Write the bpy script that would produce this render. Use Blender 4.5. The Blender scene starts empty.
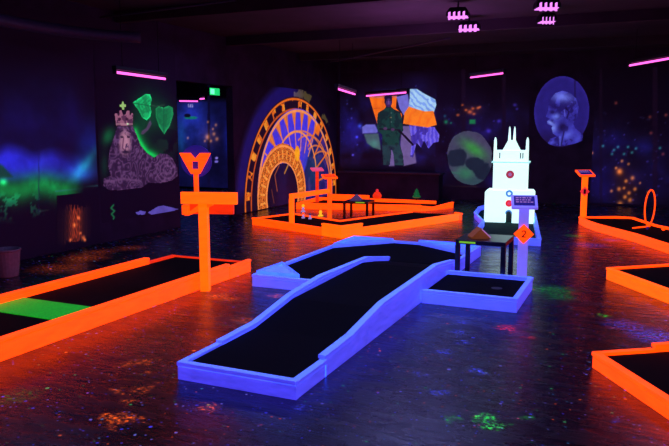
import bpy, bmesh, math, random
import numpy as np
from mathutils import Vector, Matrix
random.seed(7); rng = np.random.default_rng(7)
C = bpy.context.scene.collection
PI = math.pi
# ---------------------------------------------------------------- camera
F, PIT, YAW, EYE = 680.0, math.atan(92/680), math.radians(24), 1.65
sc = bpy.context.scene
cam = bpy.data.cameras.new('camera'); camo = bpy.data.objects.new('camera', cam); C.objects.link(camo)
cam.sensor_width = 36; cam.lens = F*36/669; cam.clip_end = 200
camo.location = (0, 0, EYE); camo.rotation_euler = (PI/2-PIT, 0, YAW)
sc.camera = camo
def proj(X, Y, Z):            # where a wall point was seen in the photograph (used to trace the murals)
    r = X*math.cos(YAW)+Y*math.sin(YAW); f = -X*math.sin(YAW)+Y*math.cos(YAW); h = Z-EYE
    ff = f*math.cos(PIT)-h*math.sin(PIT); u = f*math.sin(PIT)+h*math.cos(PIT)
    return 334.5+F*r/ff, 223-F*u/ff
# ---------------------------------------------------------------- materials
def lin(c): 
    c = [v/255 for v in c]
    return tuple(v/12.92 if v <= .04045 else ((v+.055)/1.055)**2.4 for v in c)
def nodes(name):
    m = bpy.data.materials.new(name); m.use_nodes = True
    nt = m.node_tree; return m, nt, nt.nodes['Principled BSDF']
def plain(name, c, rough=.6, metal=0, noise=.15, scale=30, spec=.5, bump=0):
    m, nt, b = nodes(name)
    b.inputs['Roughness'].default_value = rough; b.inputs['Metallic'].default_value = metal
    b.inputs['Specular IOR Level'].default_value = spec
    tc = nt.nodes.new('ShaderNodeTexCoord'); n = nt.nodes.new('ShaderNodeTexNoise'); n.inputs['Scale'].default_value = scale
    n.inputs['Detail'].default_value = 4
    nt.links.new(tc.outputs['Object'], n.inputs['Vector'])
    r = nt.nodes.new('ShaderNodeValToRGB'); l = lin(c)
    r.color_ramp.elements[0].position = .3; r.color_ramp.elements[1].position = .7
    r.color_ramp.elements[0].color = (*[v*(1-noise) for v in l], 1); r.color_ramp.elements[1].color = (*[min(1, v*(1+noise)) for v in l], 1)
    nt.links.new(n.outputs['Fac'], r.inputs[0]); nt.links.new(r.outputs[0], b.inputs['Base Color'])
    if bump:
        bp = nt.nodes.new('ShaderNodeBump'); bp.inputs['Strength'].default_value = bump; bp.inputs['Distance'].default_value = .01
        nt.links.new(n.outputs['Fac'], bp.inputs['Height']); nt.links.new(bp.outputs[0], b.inputs['Normal'])
    return m
def fluor(name, c, base, strength=1.0, noise=.12, scale=(3, 3, 14), rough=.55, boost=(1, 1, 1)):
    """blacklight paint: gives off its own light, with the grain and wear of brushed timber"""
    m, nt, b = nodes(name)
    b.inputs['Roughness'].default_value = rough
    b.inputs['Base Color'].default_value = (*lin(base), 1)
    tc = nt.nodes.new('ShaderNodeTexCoord'); mp = nt.nodes.new('ShaderNodeMapping'); mp.inputs['Scale'].default_value = scale
    n = nt.nodes.new('ShaderNodeTexNoise'); n.inputs['Scale'].default_value = 2.2; n.inputs['Detail'].default_value = 6; n.inputs['Roughness'].default_value = .65
    nt.links.new(tc.outputs['Object'], mp.inputs[0]); nt.links.new(mp.outputs[0], n.inputs['Vector'])
    r = nt.nodes.new('ShaderNodeValToRGB'); l = [v*k for v, k in zip(lin(c), boost)]
    r.color_ramp.elements[0].position = .3; r.color_ramp.elements[1].position = .7
    r.color_ramp.elements[0].color = (*[v*(1-noise) for v in l], 1); r.color_ramp.elements[1].color = (*[v*(1+noise) for v in l], 1)
    nt.links.new(n.outputs['Fac'], r.inputs[0]); nt.links.new(r.outputs[0], b.inputs['Emission Color'])
    b.inputs['Emission Strength'].default_value = strength
    return m
M = {}
M['orange'] = fluor('orange_paint', (255, 88, 4), (120, 62, 14), 1.0, .2, boost=(2.2, 1, 1))
M['orange_dim'] = fluor('orange_paint_dim', (215, 45, 8), (110, 45, 30), .9, .25, boost=(1.4, 1, 1))  # dimmer, redder version of the orange
M['amber'] = fluor('amber_orange_paint', (255, 110, 4), (120, 70, 14), 1.0, .15, boost=(2.2, 1, 1))
M['blue'] = fluor('white_blue_paint', (66, 60, 218), (150, 250, 250), 1.0, .26, boost=(1, 1, 1.2))
M['lilac'] = fluor('lilac_paint', (105, 95, 225), (190, 190, 250), .9, .12)
M['castle'] = fluor('castle_white', (218, 255, 250), (200, 255, 255), 1.1, .05)
M['castle_shade'] = fluor('castle_white_shaded', (165, 235, 235), (200, 255, 255), .95, .05)  # castle white with shade put into its colour, for the ledge
M['red'] = fluor('red_paint', (235, 40, 50), (180, 60, 60), .9)
M['deepred'] = fluor('crimson_paint', (165, 45, 75), (150, 60, 60), .9)
M['skyblue'] = fluor('sky_blue_paint', (70, 140, 215), (90, 120, 200), .9)
M['pink'] = fluor('pink_paint', (235, 70, 120), (200, 90, 120), .8)
M['navy'] = plain('navy_panel', (22, 12, 110), .5)
M['indigo'] = fluor('indigo_paint', (28, 18, 108), (30, 24, 120), .8)
M['rose'] = fluor('rose_white_paint', (170, 110, 170), (200, 170, 210), .7)
M['brown'] = fluor('brown_lattice', (120, 60, 25), (140, 80, 50), .5, .6, (40, 40, 40))
M['yellowgreen'] = fluor('yellow_green_tape', (120, 190, 30), (120, 180, 50), .8)
M['yellow'] = fluor('yellow_paint', (240, 190, 30), (200, 160, 60), .9)
M['white'] = fluor('white_paint', (150, 130, 200), (200, 200, 220), .8)
M['greenpaint'] = fluor('dark_green_paint', (10, 100, 50), (20, 80, 40), .6)
M['purplegrey'] = fluor('purple_grey_paint', (75, 60, 110), (90, 80, 120), .5)
M['black'] = plain('black_paint', (14, 10, 18), .45, spec=.4)
M['blackwood'] = plain('black_lacquer', (16, 12, 22), .28, spec=.6)
M['inkmark'] = plain('dark_ink', (60, 10, 15), .7)
M['turf'] = plain('dark_turf', (14, 12, 17), .95, noise=.5, scale=220, spec=.1, bump=.6)
M['castleturf'] = plain('green_black_turf', (10, 48, 46), .95, noise=.5, scale=160, spec=.1, bump=.6)
M['greenturf'] = fluor('green_turf', (12, 150, 28), (20, 150, 40), .85, .55, (26, 26, 26))
M['housing'] = plain('dark_metal', (28, 22, 36), .45, .6)
M['ceiling'] = plain('ceiling_black', (50, 31, 50), .85, noise=.3, scale=2.5)
M['duct'] = plain('duct_dark', (62, 48, 78), .5, .2)
M['wall'] = plain('wall_paint_dark', (54, 34, 66), .8, noise=.35, scale=3, spec=.2)
M['bin'] = plain('grey_plastic', (120, 100, 118), .6)
def emis(name, c, s):
    m, nt, b = nodes(name); b.inputs['Base Color'].default_value = (*lin(c), 1)
    b.inputs['Emission Color'].default_value = (*lin(c), 1); b.inputs['Emission Strength'].default_value = s; return m
M['uv'] = emis('blacklight_glow', (250, 95, 200), 2.0)
M['uv2'] = emis('blacklight_flood_glow', (225, 130, 240), 1.4)
M['exit'] = emis('exit_sign_glow', (20, 215, 110), 1.0)
M['exitwhite'] = emis('exit_sign_bright', (110, 255, 190), 1.3)
# wall painting: colour attribute carries the artist's paint, the paint fluoresces
def paint_mat():
    m, nt, b = nodes('mural_paint'); b.inputs['Roughness'].default_value = .8; b.inputs['Specular IOR Level'].default_value = .15
    a = nt.nodes.new('ShaderNodeVertexColor'); a.layer_name = 'paint'
    tc = nt.nodes.new('ShaderNodeTexCoord'); n = nt.nodes.new('ShaderNodeTexNoise'); n.inputs['Scale'].default_value = 9; n.inputs['Detail'].default_value = 6
    nt.links.new(tc.outputs['Object'], n.inputs['Vector'])
    mr = nt.nodes.new('ShaderNodeMapRange'); mr.inputs[1].default_value = .3; mr.inputs[2].default_value = .7; mr.inputs[3].default_value = .82; mr.inputs[4].default_value = 1.15
    nt.links.new(n.outputs['Fac'], mr.inputs[0])
    vm = nt.nodes.new('ShaderNodeVectorMath'); vm.operation = 'SCALE'
    nt.links.new(a.outputs[0], vm.inputs[0]); nt.links.new(mr.outputs[0], vm.inputs['Scale'])
    nt.links.new(vm.outputs[0], b.inputs['Emission Color']); b.inputs['Emission Strength'].default_value = .92
    ad = nt.nodes.new('ShaderNodeVectorMath'); ad.operation = 'MULTIPLY_ADD'
    ad.inputs[1].default_value = (.3, .3, .3); ad.inputs[2].default_value = lin((54, 34, 66))
    nt.links.new(a.outputs[0], ad.inputs[0]); nt.links.new(ad.outputs[0], b.inputs['Base Color'])
    return m
M['mural'] = paint_mat()
# floor: polished dark concrete with fluorescent paint splatter
def floor_mat():
    m, nt, b = nodes('splattered_floor'); N = nt.nodes; L = nt.links
    tc = N.new('ShaderNodeTexCoord'); P = tc.outputs['Object']
    n1 = N.new('ShaderNodeTexNoise'); n1.inputs['Scale'].default_value = 1.6; n1.inputs['Detail'].default_value = 8; n1.inputs['Roughness'].default_value = .7
    L.new(P, n1.inputs['Vector'])
    r = N.new('ShaderNodeValToRGB'); r.color_ramp.elements[0].position = .35; r.color_ramp.elements[1].position = .7
    r.color_ramp.elements[0].color = (*lin((6, 3, 8)), 1); r.color_ramp.elements[1].color = (*lin((20, 14, 34)), 1)
    L.new(n1.outputs['Fac'], r.inputs[0]); L.new(r.outputs[0], b.inputs['Base Color'])
    n2 = N.new('ShaderNodeTexNoise'); n2.inputs['Scale'].default_value = 5; n2.inputs['Detail'].default_value = 7; n2.inputs['Roughness'].default_value = .7
    mp = N.new('ShaderNodeMapping'); mp.inputs['Rotation'].default_value = (0, 0, .2); mp.inputs['Scale'].default_value = (.6, 1.6, 1)
    L.new(P, mp.inputs[0]); L.new(mp.outputs[0], n2.inputs['Vector'])
    mr = N.new('ShaderNodeMapRange'); mr.inputs[1].default_value = .3; mr.inputs[2].default_value = .7; mr.inputs[3].default_value = .12; mr.inputs[4].default_value = .4
    L.new(n2.outputs['Fac'], mr.inputs[0]); L.new(mr.outputs[0], b.inputs['Roughness'])
    bp = N.new('ShaderNodeBump'); bp.inputs['Strength'].default_value = .5; bp.inputs['Distance'].default_value = .016
    L.new(n2.outputs['Fac'], bp.inputs['Height']); L.new(bp.outputs[0], b.inputs['Normal'])
    b.inputs['Specular IOR Level'].default_value = .55
    # fine specks everywhere: voronoi cells, few of them filled
    def vor(scale, thr, dens):
        v = N.new('ShaderNodeTexVoronoi'); v.inputs['Scale'].default_value = scale; L.new(P, v.inputs['Vector'])
        a = N.new('ShaderNodeMath'); a.operation = 'LESS_THAN'; a.inputs[1].default_value = thr; L.new(v.outputs['Distance'], a.inputs[0])
        s = N.new('ShaderNodeSeparateColor'); L.new(v.outputs['Color'], s.inputs[0])
        d = N.new('ShaderNodeMath'); d.operation = 'LESS_THAN'; d.inputs[1].default_value = dens; L.new(s.outputs[0], d.inputs[0])
        q = N.new('ShaderNodeMath'); q.operation = 'MULTIPLY'; L.new(a.outputs[0], q.inputs[0]); L.new(d.outputs[0], q.inputs[1])
        return q, s
    tot = None
    def add(vec):
        nonlocal tot
        if tot is None: tot = vec; return
        x = N.new('ShaderNodeVectorMath'); x.operation = 'ADD'; L.new(tot, x.inputs[0]); L.new(vec, x.inputs[1]); tot = x.outputs[0]
    for scale, thr, dens, gain in ((7, .10, .10, .9), (16, .16, .15, .6), (34, .24, .16, .4)):
        q, s = vor(scale, thr, dens)
        cr = N.new('ShaderNodeValToRGB'); cr.color_ramp.interpolation = 'CONSTANT'
        e = cr.color_ramp.elements
        cols = [(0, (60, 60, 230)), (.4, (120, 110, 240)), (.6, (40, 150, 90)), (.72, (230, 90, 30)), (.84, (170, 40, 60)), (.92, (50, 120, 180))]
        e[0].color = (*lin(cols[0][1]), 1); e[1].position = cols[1][0]; e[1].color = (*lin(cols[1][1]), 1)
        for p_, c_ in cols[2:]:
            k = e.new(p_); k.color = (*lin(c_), 1)
        L.new(s.outputs[1], cr.inputs[0])
        g = N.new('ShaderNodeMath'); g.operation = 'MULTIPLY'; g.inputs[1].default_value = gain; L.new(q.outputs[0], g.inputs[0])
        x = N.new('ShaderNodeVectorMath'); x.operation = 'SCALE'; L.new(cr.outputs[0], x.inputs[0]); L.new(g.outputs[0], x.inputs['Scale']); add(x.outputs[0])
    # spilled patches where the paint was thrown, ragged by noise
    nd = N.new('ShaderNodeTexNoise'); nd.inputs['Scale'].default_value = 11; nd.inputs['Detail'].default_value = 5; L.new(P, nd.inputs['Vector'])
    dm = N.new('ShaderNodeVectorMath'); dm.operation = 'MULTIPLY_ADD'; dm.inputs[1].default_value = (.22, .22, 0); L.new(nd.outputs['Color'], dm.inputs[0]); L.new(P, dm.inputs[2])
    of = N.new('ShaderNodeVectorMath'); of.operation = 'SUBTRACT'; of.inputs[1].default_value = (.11, .11, 0); L.new(dm.outputs[0], of.inputs[0])
    nf = N.new('ShaderNodeTexNoise'); nf.inputs['Scale'].default_value = 34; nf.inputs['Detail'].default_value = 5; nf.inputs['Roughness'].default_value = .7; L.new(P, nf.inputs['Vector'])
    nfr = N.new('ShaderNodeMapRange'); nfr.inputs[1].default_value = .5; nfr.inputs[2].default_value = .64; nfr.inputs[3].default_value = .06; nfr.inputs[4].default_value = 2.6; L.new(nf.outputs['Fac'], nfr.inputs[0])
    O, G, B_, R_ = (240, 90, 15), (30, 200, 60), (60, 70, 235), (235, 30, 40)
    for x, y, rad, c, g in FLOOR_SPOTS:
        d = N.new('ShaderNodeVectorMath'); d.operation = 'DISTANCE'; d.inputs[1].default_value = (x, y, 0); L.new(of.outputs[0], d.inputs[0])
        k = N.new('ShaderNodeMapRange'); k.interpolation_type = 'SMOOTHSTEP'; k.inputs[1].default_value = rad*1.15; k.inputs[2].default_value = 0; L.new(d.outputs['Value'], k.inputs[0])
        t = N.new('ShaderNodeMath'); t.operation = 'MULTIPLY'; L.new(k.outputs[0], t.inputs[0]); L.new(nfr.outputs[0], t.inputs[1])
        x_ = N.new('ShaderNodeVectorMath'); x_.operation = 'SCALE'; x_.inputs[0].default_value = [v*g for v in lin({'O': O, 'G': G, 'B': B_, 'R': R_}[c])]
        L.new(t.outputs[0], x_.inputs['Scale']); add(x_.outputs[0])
    L.new(tot, b.inputs['Emission Color']); b.inputs['Emission Strength'].default_value = 1
    return m
def unfloor(px, py, z=0):
    u = (px-334.5)/F; v = (223-py)/F
    f = math.cos(PIT)+v*math.sin(PIT); zz = -math.sin(PIT)+v*math.cos(PIT)
    X = u*math.cos(YAW)-f*math.sin(YAW); Y = u*math.sin(YAW)+f*math.cos(YAW); t = (z-EYE)/zz
    return X*t, Y*t
_sp = [(129,364,.10,'O',.5),(146,362,.09,'O',.5),(149,373,.06,'O',.5),(142,389,.08,'O',.6),(117,391,.08,'O',.5),(119,419,.11,'O',1.0),(108,416,.08,'O',.6),
 (129,402,.07,'O',.4),(143,418,.05,'O',.5),(113,427,.06,'O',.4),(210,407,.08,'O',.9),(218,296,.16,'O',.8),(231,299,.12,'O',.7),(276,296,.12,'O',.7),(245,320,.14,'O',.45),
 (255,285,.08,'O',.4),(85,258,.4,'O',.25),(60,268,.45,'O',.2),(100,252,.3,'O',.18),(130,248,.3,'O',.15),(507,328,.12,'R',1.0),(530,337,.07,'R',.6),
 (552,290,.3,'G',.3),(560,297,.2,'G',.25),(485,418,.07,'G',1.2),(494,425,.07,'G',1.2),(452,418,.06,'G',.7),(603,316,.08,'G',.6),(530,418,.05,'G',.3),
 (477,371,.08,'B',1.1),(440,393,.08,'B',1.3),(458,332,.09,'B',.8),(463,342,.08,'B',.7),(445,352,.1,'B',.6),(495,308,.06,'B',.6),(462,322,.1,'B',.5),(420,375,.07,'B',.5),
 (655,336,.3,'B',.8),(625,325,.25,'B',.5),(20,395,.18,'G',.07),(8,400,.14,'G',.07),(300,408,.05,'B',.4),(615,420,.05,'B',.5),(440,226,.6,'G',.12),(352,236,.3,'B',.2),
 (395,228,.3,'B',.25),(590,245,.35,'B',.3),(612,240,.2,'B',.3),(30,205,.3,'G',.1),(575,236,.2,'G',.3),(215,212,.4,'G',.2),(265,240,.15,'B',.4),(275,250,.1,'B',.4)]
FLOOR_SPOTS = [(*unfloor(a, b), r*.9, c, g*.85) for a, b, r, c, g in _sp]
M['floor'] = floor_mat()
# ---------------------------------------------------------------- mesh helpers
def obj(name, bm, mat, parent=None, bevel=0, smooth=False):
    me = bpy.data.meshes.new(name)
    bmesh.ops.recalc_face_normals(bm, faces=bm.faces)
    bm.to_mesh(me); bm.free(); me.materials.append(M[mat] if isinstance(mat, str) else mat)
    o = bpy.data.objects.new(name, me); C.objects.link(o)
    if parent: o.parent = parent
    if bevel:
        md = o.modifiers.new('bevel', 'BEVEL'); md.width = bevel; md.segments = 2; md.limit_method = 'ANGLE'
    if smooth:
        for p in me.polygons: p.use_smooth = True
    return o
def tag(o, label, cat, group=None, kind=None):
    if label: o['label'] = label
    if cat: o['category'] = cat
    if group: o['group'] = group
    if kind: o['kind'] = kind
    return o
def thing(name, label, cat, loc=(0, 0, 0), rz=0, group=None):
    o = bpy.data.objects.new(name, None); C.objects.link(o); o.location = loc; o.rotation_euler = (0, 0, rz); o.empty_display_size = .1
    return tag(o, label, cat, group)
def box(bm, x0, x1, y0, y1, z0, z1, mtx=None):
    v = [bm.verts.new((x, y, z)) for z in (z0, z1) for x, y in ((x0, y0), (x1, y0), (x1, y1), (x0, y1))]
    for f in ((0, 3, 2, 1), (4, 5, 6, 7), (0, 1, 5, 4), (1, 2, 6, 5), (2, 3, 7, 6), (3, 0, 4, 7)): bm.faces.new([v[i] for i in f])
    if mtx: bmesh.ops.transform(bm, matrix=mtx, verts=v)
    return v
def BX(*a, mtx=None):
    bm = bmesh.new(); box(bm, *a, mtx=mtx); return bm
def prism(bm, pts, z0, z1):
    lo = [bm.verts.new((x, y, z0)) for x, y in pts]; hi = [bm.verts.new((x, y, z1)) for x, y in pts]
    bm.faces.new(lo[::-1]); bm.faces.new(hi); n = len(pts)
    for i in range(n): bm.faces.new((lo[i], lo[(i+1) % n], hi[(i+1) % n], hi[i]))
def vplate(bm, pts, y0, y1, mtx=None):   # polygon in x,z given thickness along y
    lo = [bm.verts.new((x, y0, z)) for x, z in pts]; hi = [bm.verts.new((x, y1, z)) for x, z in pts]
    bm.faces.new(lo); bm.faces.new(hi[::-1]); n = len(pts)
    for i in range(n): bm.faces.new((lo[i], lo[(i+1) % n], hi[(i+1) % n], hi[i]))
    if mtx: bmesh.ops.transform(bm, matrix=mtx, verts=lo+hi)
def lathe(bm, prof, seg=20, mtx=None):
    rings = []
    for r, z in prof: rings.append([bm.verts.new((max(r, 1e-4)*math.cos(2*PI*k/seg), max(r, 1e-4)*math.sin(2*PI*k/seg), z)) for k in range(seg)])
    for a, b in zip(rings, rings[1:]):
        for k in range(seg): bm.faces.new((a[k], a[(k+1) % seg], b[(k+1) % seg], b[k]))
    bm.faces.new(rings[0][::-1]); bm.faces.new(rings[-1])
    if mtx: bmesh.ops.transform(bm, matrix=mtx, verts=[v for r in rings for v in r])
def tube(bm, pts, r, seg=8, closed=False):
    pts = [Vector(p) for p in pts]; rings = []; n = len(pts)
    up = Vector((0, 0, 1))
    for i, p in enumerate(pts):
        a = pts[i-1] if (i > 0 or closed) else p; b = pts[(i+1) % n] if (i < n-1 or closed) else p
        t = (b-a).normalized()
        if i == 0: 
            s = t.cross(up); s = s.normalized() if s.length > .1 else t.cross(Vector((1, 0, 0))).normalized()
        else: s = (s - t*s.dot(t)).normalized()
        w = t.cross(s)
        rings.append([bm.verts.new(p+s*r*math.cos(2*PI*k/seg)+w*r*math.sin(2*PI*k/seg)) for k in range(seg)])
    for a, b in zip(rings, rings[1:]+([rings[0]] if closed else [])):
        for k in range(seg): bm.faces.new((a[k], a[(k+1) % seg], b[(k+1) % seg], b[k]))
    if not closed: bm.faces.new(rings[0][::-1]); bm.faces.new(rings[-1])
def rail(parent, pts, th=.042, side=1, mat='orange', name='rail', cap=.03, z0=0):
    """timber kerb along pts (x, y, height); side=+1 puts the thickness to the left of travel. A slightly proud cap board runs on top."""
    bm = bmesh.new(); P = [Vector((p[0], p[1])) for p in pts]; H_ = [p[2] for p in pts]; n = len(P)
    def offs(d):
        out = []
        for i in range(n):
            ds = []
            if i > 0: ds.append((P[i]-P[i-1]).normalized())
            if i < n-1: ds.append((P[i+1]-P[i]).normalized())
            nn = [Vector((-t.y, t.x)) for t in ds]; m = sum(nn, Vector((0, 0))).normalized(); k = 1/max(.4, m.dot(nn[0]))
            out.append(P[i]+m*d*k)
        return out
    def sweep(d0, d1, lo, hi):
        a, b = offs(d0), offs(d1); R = []
        for i in range(n):
            l, h = lo(i), hi(i)
            R.append([bm.verts.new((a[i].x, a[i].y, l)), bm.verts.new((b[i].x, b[i].y, l)), bm.verts.new((b[i].x, b[i].y, h)), bm.verts.new((a[i].x, a[i].y, h))])
        for p, q in zip(R, R[1:]):
            for k in range(4): bm.faces.new((p[k], p[(k+1) % 4], q[(k+1) % 4], q[k]))
        bm.faces.new(R[0][::-1]); bm.faces.new(R[-1])
    sweep(side*.003, side*(th-.002), lambda i: z0, lambda i: H_[i]-cap-.004)
    sweep(side*.012, side*(th-.01), lambda i: H_[i]-cap-.006, lambda i: H_[i]-cap+.006)
    sweep(-side*.007, side*(th+.003), lambda i: H_[i]-cap+.004, lambda i: H_[i])
    return obj(name, bm, mat, parent, bevel=.003)
def flat(name, pts, z0, z1, mat, parent):
    bm = bmesh.new(); prism(bm, pts, z0, z1); return obj(name, bm, mat, parent)
# ---------------------------------------------------------------- room shell
def struct(name, bm, mat):
    o = obj(name, bm, mat); o['kind'] = 'structure'; return o
XL, YB, ZC = -7.2, 16.3, 3.4
bm = bmesh.new(); box(bm, -13.2, 4.5, -2.5, YB+.15, -.1, 0); struct('floor', bm, 'floor')
bm = bmesh.new(); box(bm, -13.2, 4.5, -2.5, YB+.15, ZC, ZC+.1); struct('ceiling', bm, 'ceiling')
bm = bmesh.new(); box(bm, -13.2, 4.5, YB, YB+.15, 0, ZC); struct('wall_back', bm, 'wall')
bm = bmesh.new(); box(bm, XL-.15, XL, -2.5, 9.6, 0, ZC); box(bm, XL-.15, XL, 11.35, YB, 0, ZC); box(bm, XL-.15, XL, 9.6, 11.35, 2.5, ZC); struct('wall_left', bm, 'wall')
bm = bmesh.new(); box(bm, 4.35, 4.5, -2.5, YB, 0, ZC); struct('wall_right', bm, 'wall')
bm = bmesh.new(); box(bm, -13.2, 4.5, -2.65, -2.5, 0, ZC); struct('wall_front', bm, 'wall')
bm = bmesh.new(); box(bm, -13.35, -13.2, -2.5, YB, 0, ZC); struct('wall_annex', bm, 'wall')
# ---------------------------------------------------------------- murals
def fbm(x, y, s, oct=4, seed=0):
    out = np.zeros_like(x); amp = 1; tot = 0; g = np.random.default_rng(seed)
    for o in range(oct):
        L_ = g.random((128, 128)); xx = x*s*2**o+50; yy = y*s*2**o+50
        xi = np.floor(xx).astype(int); yi = np.floor(yy).astype(int); fx = xx-xi; fy = yy-yi
        fx = fx*fx*(3-2*fx); fy = fy*fy*(3-2*fy); a = lambda i, j: L_[(xi+i) % 128, (yi+j) % 128]
        out += amp*((a(0, 0)*(1-fx)+a(1, 0)*fx)*(1-fy)+(a(0, 1)*(1-fx)+a(1, 1)*fx)*fy); tot += amp; amp *= .55
    return out/tot
class Canvas:
    def __init__(s, axis, u0, u1, z0, z1, res, off):
        s.axis, s.off = axis, off
        nu = int(round((u1-u0)/res))+1; nz = int(round((z1-z0)/res))+1
        s.U, s.Z = np.meshgrid(np.linspace(u0, u1, nu), np.linspace(z0, z1, nz))
        if axis == 'X': s.PX, s.PY = proj(XL+0*s.U, s.U, s.Z)
        else: s.PX, s.PY = proj(s.U, YB+0*s.U, s.Z)
        s.col = np.zeros(s.U.shape+(3,)); s.cover = np.zeros(s.U.shape); s.A, s.B = s.PX, s.PY
    def wall(s): s.A, s.B = s.U, s.Z; return s      # paint in wall metres instead of traced positions
    def blend(s, k, c):
        k = np.clip(k, 0, 1)[..., None]; s.col = s.col*(1-k)+np.array(c, float)*k; s.cover = np.maximum(s.cover, k[..., 0])
    def glow(s, k, c):
        k = np.clip(k, 0, 1); s.col = s.col+k[..., None]*np.array(c, float)
    def ell(s, cx, cy, rx, ry, ang=0):
        a = math.radians(ang); x = s.A-cx; y = s.B-cy; X = x*math.cos(a)+y*math.sin(a); Y = -x*math.sin(a)+y*math.cos(a)
        return np.sqrt((X/rx)**2+(Y/ry)**2)
    def soft(s, cx, cy, rx, ry, c, a=1, pw=2, ang=0, add=True):
        k = a*np.exp(-s.ell(cx, cy, rx, ry, ang)**pw); (s.glow if add else s.blend)(k, c)
    def disc(s, cx, cy, rx, ry, c, a=1, e=.12, ang=0): s.blend(a*np.clip((1-s.ell(cx, cy, rx, ry, ang))/e+.5, 0, 1), c)
    def sdf(s, pts):
        x, y = s.A, s.B; ins = np.zeros(x.shape, bool); d = np.full(x.shape, 1e9); n = len(pts)
        for i in range(n):
            (x0, y0), (x1, y1) = pts[i], pts[(i+1) % n]
            if y0 != y1: ins ^= ((y0 > y) != (y1 > y)) & (x < (x1-x0)*(y-y0)/(y1-y0)+x0)
            dx, dy = x1-x0, y1-y0; t = np.clip(((x-x0)*dx+(y-y0)*dy)/(dx*dx+dy*dy+1e-9), 0, 1)
            d = np.minimum(d, np.hypot(x-x0-t*dx, y-y0-t*dy))
        return np.where(ins, -d, d)
    def poly(s, pts, c, a=1, e=.7):
        k = a*np.clip(.5-s.sdf(pts)/e, 0, 1); s.blend(k, c); return k
    def line(s, pts, w, c, a=1, e=.6):
        d = np.full(s.A.shape, 1e9)
        for (x0, y0), (x1, y1) in zip(pts, pts[1:]):
            dx, dy = x1-x0, y1-y0; t = np.clip(((s.A-x0)*dx+(s.B-y0)*dy)/(dx*dx+dy*dy+1e-9), 0, 1)
            d = np.minimum(d, np.hypot(s.A-x0-t*dx, s.B-y0-t*dy))
        s.blend(a*np.clip((w/2-d)/e+.5, 0, 1), c); return d
    def ring(s, cx, cy, r, w, c, a=1, a0=-180, a1=180, e=.02):
        d = np.abs(np.hypot(s.A-cx, s.B-cy)-r); t = np.degrees(np.arctan2(s.B-cy, s.A-cx))
        s.blend(a*np.clip((w/2-d)/e+.5, 0, 1)*((t >= a0) & (t <= a1)), c)
    def build(s, name, parent=None, mask=None):
        U, Z_ = s.U, s.Z; nz, nu = U.shape
        off = s.off
        co = np.stack([np.full(U.shape, XL+off), U, Z_], -1) if s.axis == 'X' else np.stack([U, np.full(U.shape, YB-off), Z_], -1)
        idx = np.arange(nz*nu).reshape(nz, nu)
        q = np.stack([idx[:-1, :-1], idx[:-1, 1:], idx[1:, 1:], idx[1:, :-1]], -1).reshape(-1, 4)
        if s.axis == 'X': pass
        if mask is not None: q = q[mask[:-1, :-1].reshape(-1)]
        used = np.unique(q); remap = -np.ones(nz*nu, int); remap[used] = np.arange(len(used)); q = remap[q]
        co = co.reshape(-1, 3)[used]; colr = np.clip(s.col.reshape(-1, 3)[used]/255, 0, 1)
        colr = np.where(colr <= .04045, colr/12.92, ((colr+.055)/1.055)**2.4)
        me = bpy.data.meshes.new(name); me.vertices.add(len(co)); me.vertices.foreach_set('co', co.ravel())
        me.loops.add(q.size); me.loops.foreach_set('vertex_index', q.ravel().astype(np.int32))
        me.polygons.add(len(q)); me.polygons.foreach_set('loop_start', np.arange(0, q.size, 4, dtype=np.int32))
        me.update(calc_edges=True)
        at = me.color_attributes.new('paint', 'FLOAT_COLOR', 'POINT')
        at.data.foreach_set('color', np.concatenate([colr, np.ones((len(colr), 1))], 1).ravel().astype(np.float32))
        me.materials.append(M['mural']); o = bpy.data.objects.new(name, me); C.objects.link(o)
        if parent: o.parent = parent
        return o
def stars(cv, n, x0, x1, y0, y1, c, lo=30, hi=110, r=.7, seed=1):
    g = np.random.default_rng(seed)
    for _ in range(n):
        x, y = g.uniform(x0, x1), g.uniform(y0, y1); k = g.uniform(lo, hi)/255; rr = r*g.uniform(.5, 1.5)
        cv.soft(x, y, rr, rr, [v*k for v in c], 1)
# -- landscape on the left wall
cv = Canvas('X', 5.0, 7.66, .02, 3.2, .02, .006)
nz = fbm(cv.U, cv.Z, 2.2, 4, 3); nf = fbm(cv.U, cv.Z, 9, 4, 4)
PX, PY = cv.PX, cv.PY
ridge1 = 152-16*np.exp(-((PX-8)/22)**2)-10*np.exp(-((PX-52)/16)**2)+nz*10
k = np.clip((PY-ridge1)/14, 0, 1)*np.clip((186-PY)/10, 0, 1)*np.clip((108-PX)/30, .0, 1)
cv.glow(k*(.75+.5*nz), (32, 34, 165))
cv.glow(np.clip((PY-95)/60, 0, 1)*np.clip((170-PY)/30, 0, 1)*(.4+.6*nz), (12, 8, 55))
cv.glow(np.clip((PY-55)/50, 0, 1)*np.clip((165-PY)/40, 0, 1)*(.3+nz)*np.clip((100-PX)/30, .3, 1), (8, 7, 44)); cv.soft(88, 148, 12, 26, (8, 26, 88), .8, ang=18); cv.soft(82, 172, 14, 10, (4, 55, 20), .8, ang=-30)
cv.soft(66, 150, 9, 14, (30, 5, 60), .35, ang=20, add=False)
cv.poly([(28, 176), (43, 152), (52, 170), (64, 178)], (42, 44, 165), .35, 6)
cv.blend(np.exp(-((PY-176)/5)**2)*np.clip((82-PX)/20, 0, 1)*.5, (20, 70, 120))
g = np.exp(-((PY-188-3*np.sin(PX/9))/12)**2)*np.clip((84-PX)/18, 0, 1)
cv.glow(np.exp(-cv.ell(84, 165, 22, 5, -52)**2)*(.5+nz), (8, 70, 40)); cv.glow(np.clip((PY-138)/25, 0, 1)*np.clip((180-PY)/10, 0, 1)*np.clip((60-PX)/20, 0, 1)*.5, (10, 12, 70)); cv.blend(g*.95, (8, 125, 54)); cv.glow(g*(nf-.5)*1.2, (10, 80, 50))
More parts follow.
